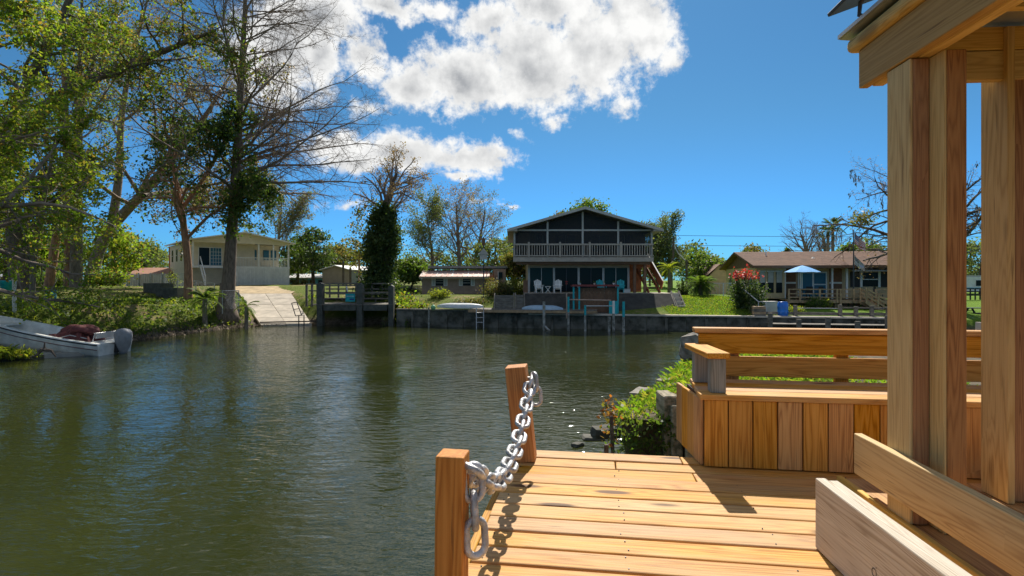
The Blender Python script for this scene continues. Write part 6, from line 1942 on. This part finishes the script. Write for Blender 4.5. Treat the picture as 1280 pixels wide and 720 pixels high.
# big bare tree behind the pavilion posts, with hanging moss
t, last = broad_tree('large bare tree draped with moss behind the pavilion posts', pth((1172, 378, 40), (1168, 340, 40), (1160, 305, 40), (1150, 268, 40), (1142, 225, 40)), [.55, .46, .38, .26, .06], 97,
    dict(n=24, t0=.36, ang=(45, 85), ratio=(.62, .95), seg=9, wander=.15, trop=.0, rr=.40, shape=lambda t: 1 - .45 * t, bias=(-.5, 0, .15)),
    dict(n=8, t0=.2, ang=(25, 60), ratio=(.3, .5), seg=5, wander=.2, trop=-.02, rr=.5),
    dict(n=6, t0=.15, ang=(25, 65), ratio=(.3, .55), seg=4, wander=.22, trop=-.04, rr=.6),
    [(2, .08, .10, LF_BUD)], BARKD, 'bare_tree', twig=BARKD)
r = np.random.default_rng(14)
sel = last[0][r.integers(0, len(last[0]), 42), -1]
mb_v, mb_q = [], []
pts_ = []
for c in sel:
    L_ = r.uniform(.3, 1.3)
    k = int(26 * L_) + 8
    u = r.uniform(0, 1, k)
    pts_.append(np.stack([c[0] + r.normal(0, .06, k) * (1.2 - u), c[1] + r.normal(0, .06, k), c[2] - u * L_], 1))
leaves('moss', np.concatenate(pts_), .22, MOSSM, t, .25, 3, down=4.0)
cc = np.array(at(1078, 273, 38))
leaves('moss_clump', cc + r.normal(size=(420, 3)) * np.array([.42, .4, .28]), .2, LF_OLIVE, t, .5, 5)['kind'] = 'stuff'

def clump_tree(label, px, pb, ptop, yd, rx_, mat, seed, bark=BARKD, nclump=60, nl=60, size=.26, name='leafy_tree', group=None, gap=0.0, base=.28, label_cat='tree'):
    """A leafy crown built from clumps on limbs, with a visible trunk."""
    r = np.random.default_rng(seed)
    c = at(px, pb, yd)
    zb = gz(c.x, c.y)
    t = thing(name, label, label_cat, (c.x, c.y, zb), 0, group)
    H_ = CZ - (ptop - 350) / F * yd - zb
    P_, R_ = poly_interp([(c.x, c.y, zb - .3), (c.x + r.normal(0, .15), c.y, zb + H_ * .35), (c.x + r.normal(0, .3), c.y, zb + H_ * .9)], [H_ * .035, H_ * .026, .04], 10)
    wood_part('trunk', [(P_, R_, 8)], bark, t)
    lm, cl_ = [], []
    for k in range(nclump):
        z = base + (1 - base) * r.uniform(0, 1)
        prof = math.sin(math.pi * min(1, max(.04, (z - base) / (1 - base) * .86 + .14))) ** .6
        a = r.uniform(0, 6.28)
        q = rx_ * prof * r.uniform(.25, 1.0) ** .5
        p = np.array([c.x + q * math.cos(a), c.y + q * math.sin(a), zb + H_ * z * .97])
        cl_.append(p + r.normal(size=(nl, 3)) * np.array([1, 1, .75]) * rx_ * r.uniform(.10, .2))
        if k % 3 == 0:
            s0 = np.array([c.x, c.y, zb + H_ * z * .62])
            lm.append(np.stack([s0 + (p - s0) * u + r.normal(size=3) * .06 * (0 < u < 1) for u in (0, .35, .7, 1.0)]))
    LMp = np.array(lm)
    wood_part('limbs', [(LMp, np.tile(np.array([.05, .035, .022, .01]) * H_ * .12 + .01, (len(lm), 1)), 5)], bark, t)
    leaves('crown', np.concatenate(cl_), size, mat, t, .65, seed)
    return t
clump_tree('dark round magnolia behind the blue house', 392, 362, 287, 66, 2.7, LF_DARK, 101, size=.32)
clump_tree('dark leafy tree left of the tan shed', 372, 362, 300, 72, 2.4, LF_MID, 102, size=.30)
clump_tree('olive leafy tree right of the tan shed', 425, 362, 308, 76, 3.0, LF_OLIVE, 103, size=.32)
clump_tree('tall green tree showing above the stilt house roof', 738, 362, 252, 66, 3.3, LF_MID, 104, nclump=80, base=.55, size=.30)
clump_tree('smaller green tree showing left of the roof peak', 702, 362, 265, 68, 1.9, LF_OLIVE, 105, base=.6, size=.30)
clump_tree('pale green bushy tree behind the cottage and birdhouse', 618, 362, 300, 58, 2.6, LF_HAZE, 106, size=.28)
clump_tree('olive tree right behind the birdhouse pole', 645, 362, 318, 54, 2.0, LF_OLIVE, 107, size=.26)
clump_tree('dark shrubby tree left of the cottage', 512, 366, 325, 52, 1.9, LF_MID, 108, size=.26)
clump_tree('bright green tree between the leaning oak and the cream house', 140, 360, 285, 56, 2.8, LF_BRIGHT, 109, size=.28, nclump=70)
clump_tree('pale green tree behind the brown-roofed outbuilding', 178, 360, 303, 75, 3.6, LF_HAZE, 110, size=.34)
clump_tree('dark bush tree above the slatted fence', 172, 360, 322, 66, 1.8, LF_DARK, 111, size=.28)
clump_tree('green tree filling the gap left of the trunks', 48, 362, 285, 54, 3.2, LF_MID, 112, size=.30, nclump=70)
clump_tree('bright green tree at the far left behind the bin', 5, 362, 270, 50, 3.2, LF_BRIGHT, 113, size=.28, nclump=70)
clump_tree('green bushy tree just right of the stilt house stairs', 822, 366, 300, 58, 1.8, LF_HAZE, 114, size=.26)
clump_tree('dark green tree at the end of the brown roof', 1062, 350, 307, 60, 2.2, LF_MID, 115, size=.28)
clump_tree('dark green tree beside the flag, above the roof end', 1092, 350, 310, 58, 2.4, LF_DARK, 116, size=.28)
clump_tree('olive tree over the ridge of the brown roof', 940, 350, 308, 70, 2.4, LF_OLIVE, 117, size=.3)
clump_tree('small pointed dark tree behind the brown roof ridge', 984, 350, 310, 66, 1.0, LF_DARK, 118, size=.26, nclump=26)
clump_tree('tree seen in the gap between the pavilion posts', 1226, 360, 300, 62, 3.0, LF_HAZE, 119, size=.28)
clump_tree('green tree behind the palm cluster right of the stilt house', 872, 362, 315, 66, 2.4, LF_MID, 120, size=.28)
clump_tree('low olive tree before the carport roof', 890, 362, 322, 70, 2.0, LF_HAZE, 121, size=.28)
# the far line of woods: two kinds, copied
r_ = np.random.default_rng(12)
pts_, stems_ = [], []
for k in range(46):
    px = -330 + 44 * k + r_.uniform(-14, 14)
    yd = r_.uniform(86, 118)
    x, H_ = (px - 640) / F * yd, r_.uniform(4.5, 8.0)
    z0_ = gz(x, yd)
    for j in range(34):
        v = r_.uniform(.18, 1.0)
        a, q = r_.uniform(0, 6.28), 3.6 * math.sin(math.pi * (.12 + .8 * v)) * r_.uniform(.3, 1.0)
        pts_.append(np.array([x + q * math.cos(a), yd + q * math.sin(a), z0_ + H_ * v]) + r_.normal(size=(34, 3)) * np.array([.75, .75, .5]))
    stems_.append(np.stack([np.array([x, yd, z0_ - .5 + H_ * .9 * u]) for u in (0, .3, .6, 1)]))
pts_ = np.concatenate(pts_)
dw = tag(leaves('distant_wood', pts_, .5, LF_HAZE, None, .7, 15), 'hazy line of woods on the horizon', 'woods', kind='stuff')
wood_part('trunks', [(np.array(stems_), np.tile(np.array([.2, .16, .12, .04]), (len(stems_), 1)), 5)], BARKD, dw)['kind'] = 'stuff'

# ---------- palms
def palm(label, px, pb, ptop, yd, nf, fl, seed, mat=LF_MID, group=None, lean=0.0, trunk_r=.16, fan=True):
    r = random.Random(seed)
    c = at(px, pb, yd)
    zb = gz(c.x, c.y)
    t = thing('palm_tree', label, 'palm', (c.x, c.y, zb), 0, group)
    H_ = CZ - (ptop - 350) / F * yd - zb
    if H_ > fl * 1.2:
        MB().tube([(lean * u * u, 0, -.3 + (H_ + .3) * u) for u in np.linspace(0, 1, 8)], [trunk_r * (1.15 - .3 * u) for u in np.linspace(0, 1, 8)], 10).build('trunk', BARK, t, True)
    else:
        MB().tube([(0, 0, -.2), (0, 0, H_)], trunk_r, 8).build('trunk', BARK, t, True)
    mb = MB()
    for k in range(nf):
        a = k * 2.4 + r.uniform(-.3, .3)
        el = math.radians(r.uniform(-35, 78))
        L_ = fl * r.uniform(.8, 1.1)
        pts_ = []
        p, e = Vector((lean, 0, H_)), el
        for i in range(9):
            pts_.append(p.copy())
            p += Vector((math.cos(a) * math.cos(e), math.sin(a) * math.cos(e), math.sin(e))) * L_ / 8
            e -= .16 if not fan else .09
        start = 4 if fan else 1
        for i in range(start, 8):
            d = (pts_[i + 1] - pts_[i]).normalized()
            sd = d.cross(Vector((0, 0, 1)))
            sd = sd.normalized() if sd.length > .05 else Vector((1, 0, 0))
            for sgn in (-1, 1):
                for q in (0, .5):
                    b0 = pts_[i].lerp(pts_[i + 1], q)
                    ll = L_ * (.42 if fan else .30) * (1 - .35 * abs(i - 5) / 4)
                    tipp = b0 + (sd * sgn * (.8 if not fan else (1.15 - i * .1)) + d * .75 + Vector((0, 0, -.35))) * ll
                    w_ = d * ll * .07 + Vector((0, 0, .01))
                    mb.add([b0 - w_, b0 + w_, tipp], [(0, 1, 2)])
        for i in range(8):
            d = (pts_[i + 1] - pts_[i])
            sd = Vector((-math.sin(a), math.cos(a), 0)) * .02
            mb.add([pts_[i] - sd, pts_[i] + sd, pts_[i + 1] + sd, pts_[i + 1] - sd], [(0, 1, 2, 3)])
    mb.build('fronds', mat, t)
    return t
palm('tall cabbage palm behind the brown roof, the higher of the pair', 1041, 350, 284, 58, 34, 1.25, 1, LF_DARK, 'cabbage palms behind the roof', 0)
palm('cabbage palm behind the brown roof, the lower left of the pair', 1035, 350, 292, 58, 28, 1.1, 2, LF_DARK, 'cabbage palms behind the roof', 0)
palm('yellowish young palm beside the stilt house stairs', 836.5, 368, 336, 47, 26, 1.05, 3, LF_YEL, None, 0, .14, False)
palm('round bright palm clump on the right lawn', 876, 372, 357, 43.5, 110, 1.25, 4, LF_MID, None, 0, .2, False)
palm('dark sago palm in front of the cypress', 256, 383, 374, 36.5, 26, 1.3, 5, LF_MID, 'sago palms by the cypress', 0, .16, False)
palm('smaller sago palm right of the cypress foot', 308, 390, 383, 37.5, 20, .9, 6, LF_MID, 'sago palms by the cypress', 0, .13, False)

# ---------- shrubs
def shrub(label, px, py, yd, rx_, h, mat, seed, n=1500, size=.14, group=None, flower=None, name='shrub'):
    r = np.random.default_rng(seed)
    c = at(px, py, yd)
    z0_ = max(gz(c.x, c.y), 0.0)
    t = thing(name, label, 'bush', (c.x, c.y, z0_), 0, group)
    stems = []
    cl_ = []
    for k in range(28):
        a, q = r.uniform(0, 6.28), r.uniform(0, 1) ** .5
        hh = h * (1 - .55 * q * q) * r.uniform(.55, 1.0)
        p = np.array([c.x + rx_ * q * math.cos(a), c.y + rx_ * q * math.sin(a) * .8, z0_ + hh])
        s0 = np.array([c.x + .2 * rx_ * math.cos(a), c.y + .2 * rx_ * math.sin(a), z0_ - .1])
        stems.append(np.stack([s0 + (p - s0) * u + np.array([0, 0, .12 * h * math.sin(math.pi * u)]) for u in (0, .4, .75, 1)]))
        m_ = n // 28
        u = r.uniform(.25, 1.05, m_)[:, None]
        cl_.append(s0 + (p - s0) * u + r.normal(size=(m_, 3)) * np.array([rx_, rx_, h]) * .13)
    wood_part('stems', [(np.array(stems), np.tile(np.array([.03, .022, .014, .006]), (28, 1)), 4)], BARKD, t)
    C_ = np.concatenate(cl_)
    C_[:, 2] = np.maximum(C_[:, 2], z0_ + .03)
    leaves('foliage', C_, size, mat, t, .6, seed)
    if flower:
        fm, nf, zlo = flower
        k = C_[(C_[:, 2] > z0_ + h * zlo)]
        k = k[r.integers(0, len(k), nf)] + r.normal(size=(nf, 3)) * .06 + np.array([0, -.05, .1])
        leaves('flowers', k, .15, fm, t, .9, seed + 1)['kind'] = 'stuff'
    return t
shrub('dark bush topped with red blossom on the right lawn', 934, 396, 38.6, 1.25, 2.55, LF_DARK, 1, 4600, .15, None, (LF_RED, 330, .76))
shrub('pale leafy plant at the foot of the red-topped bush', 944, 396, 37.2, .45, .8, LF_HAZE, 22, 500, .12)
shrub('big-leaved bright bush left of the cottage', 508, 384, 42.5, 1.6, 2.3, LF_BRIGHT, 2, 2600, .22)
shrub('low leafy bush on the wall beside the dock', 519, 386, 41.2, 1.2, .9, LF_BRIGHT, 3, 1600, .17)
shrub('yellow-green round bush in front of the cottage', 549, 370, 46, 1.0, .85, LF_YEL, 4, 1500, .12)
shrub('grey-green shrub between the cottage and the plank steps', 618, 375, 44.5, 1.2, 1.5, LF_OLIVE, 5, 2400, .12)
shrub('small green shrub right of the birdhouse pole', 634, 372, 45, .8, 1.2, LF_HAZE, 6, 1300, .12)
shrub('yellow hedge beside the stilt house corner', 648, 372, 47.5, 1.6, 1.75, LF_YEL, 7, 2200, .13)
shrub('low weedy plants beside the white canoe', 588, 380, 42.5, 1.6, .6, LF_OLIVE, 8, 1300, .12)
shrub('leafy shrub under the railing of the house deck', 1020, 385, 40.2, .9, .85, LF_MID, 9, 1500, .12)
shrub('yellow-flowered plant by the deck steps', 1031, 383, 40.0, .5, .8, LF_YEL, 10, 700, .10)
shrub('dark small bush right of the garden steps', 855, 375, 46, .7, 1.7, LF_DARK, 11, 1200, .13)
shrub('pale shrub by the cream house corner', 216, 364, 47.5, .7, 1.6, LF_YEL, 12, 700, .10)
shrub('small weed growing from the wall near the dock', 510, 405, 40.0, .25, .7, LF_MID, 13, 200, .10)
shrub('leafy weed under the dock end', 483, 403, 40.6, .45, .9, LF_HAZE, 14, 400, .10)
shrub('sprig of leaves at the right end of the far dock', 1108, 408, 34.2, .35, .9, LF_YEL, 15, 300, .10)
shrub('weedy patch behind the grey bins on the right bank', 990, 390, 38.4, 1.0, .5, LF_YEL, 16, 1200, .10)
shrub('low hedge behind the trunks at the left', 60, 364, 48, 2.6, 1.5, LF_MID, 17, 3000, .2)
shrub('scrubby undergrowth beside the leaning oak', 135, 364, 47, 1.8, 1.6, LF_BRIGHT, 18, 2200, .18)
shrub('dry flower bed by the corner of the blue house', 372, 360, 62, 1.4, 1.1, LF_OLIVE, 19, 900, .16)

# ---------- ground cover on the left bank, rushes at the landing, drifted twigs
r = np.random.default_rng(77)
n_ = 110000
X = r.uniform(-38, -15.5, n_)
Y = r.uniform(19, 47, n_)
s = shore(X, Y)
xc = -16.2 - 4.55 * (Y - 40.2) / 6.9
patch = vnoise(X * 1.3, Y * 1.2) + .6 * vnoise(X * 3.1 + 4, Y * 2.7)
dens = np.where(s < 4.5, .62, np.clip(.75 - s * .07, .06, 1) * .6)
keep = (s > .25) & (np.abs(X - xc) > 2.5) & (r.uniform(0, 1, n_) < dens * (0.6 + .4 * patch)) & ~((Y < 26.6) & (X > -26.0))
X, Y = X[keep], Y[keep]
s = s[keep]
Z = hgt(X, Y) + r.uniform(0.0, .32, len(X)) * np.clip(1.25 - s * .12, .2, 1)
m = r.uniform(0, 1, len(X)) < .55
tag(leaves('ground_cover', np.stack([X, Y, Z], 1)[m], .20, LF_MID, None, .7, 7, up=.2), 'leafy green ground cover on the left bank', 'plants', kind='stuff')
tag(leaves('ground_cover', np.stack([X, Y, Z], 1)[~m], .16, LF_YEL, None, .5, 8, up=.2), 'yellowish low plants mixed over the left bank', 'plants', kind='stuff')
n_ = 30000
X = r.uniform(-30, -15, n_)
Y = r.uniform(20, 43, n_)
s = shore(X, Y)
keep = (s > -.25) & (s < .7)
X, Y = X[keep], Y[keep]
tag(leaves('shore_litter', np.stack([X, Y, np.maximum(hgt(X, Y), 0) + r.uniform(.0, .16, len(X))], 1), .22, pm('dry_litter', (0.24, 0.19, 0.14), .95, .5, 3.0), None, .18, 9, up=.5), 'dry sticks and litter along the left shoreline', 'litter', kind='stuff')
pts_ = []
for k in range(2400):
    u = r.uniform(0, 1) ** .8
    a = Vector((-22.6 - 7, 22.0 - 2.1, 0)).lerp(Vector((-22.6 + 2.6, 22 + 1.5, 0)), u)
    pts_.append((a.x + r.normal(0, .25), a.y - .28 + r.normal(0, .22), .12 + abs(r.normal(0, .14))))
pts_ = np.array(pts_)
tag(blades('rushes', pts_[:, 0], pts_[:, 1], pts_[:, 2] - .08, .12, .40, .022, LF_YEL, 1.2, None, 4), 'green rushes along the edge of the landing', 'rushes', kind='stuff')
tag(leaves('water_weeds', pts_[:1500], .16, LF_BRIGHT, None, .5, 14), 'leafy water weeds at the landing edge', 'weeds', kind='stuff')
# mown grass of the right lawn
n_ = 26000
X = r.uniform(10.3, 17.5, n_)
Y = r.uniform(34.5, 44.5, n_)
s = shore(X, Y)
keep = (s > .55) & (X + (Y - 36) * .12 > 11.0)
X, Y = X[keep], Y[keep]
tag(blades('lawn_grass', X, Y, hgt(X, Y) - .01, .05, .13, .02, LF_GRASS, 1.0, None, 6), 'bright mown grass on the right lawn', 'grass', kind='stuff')
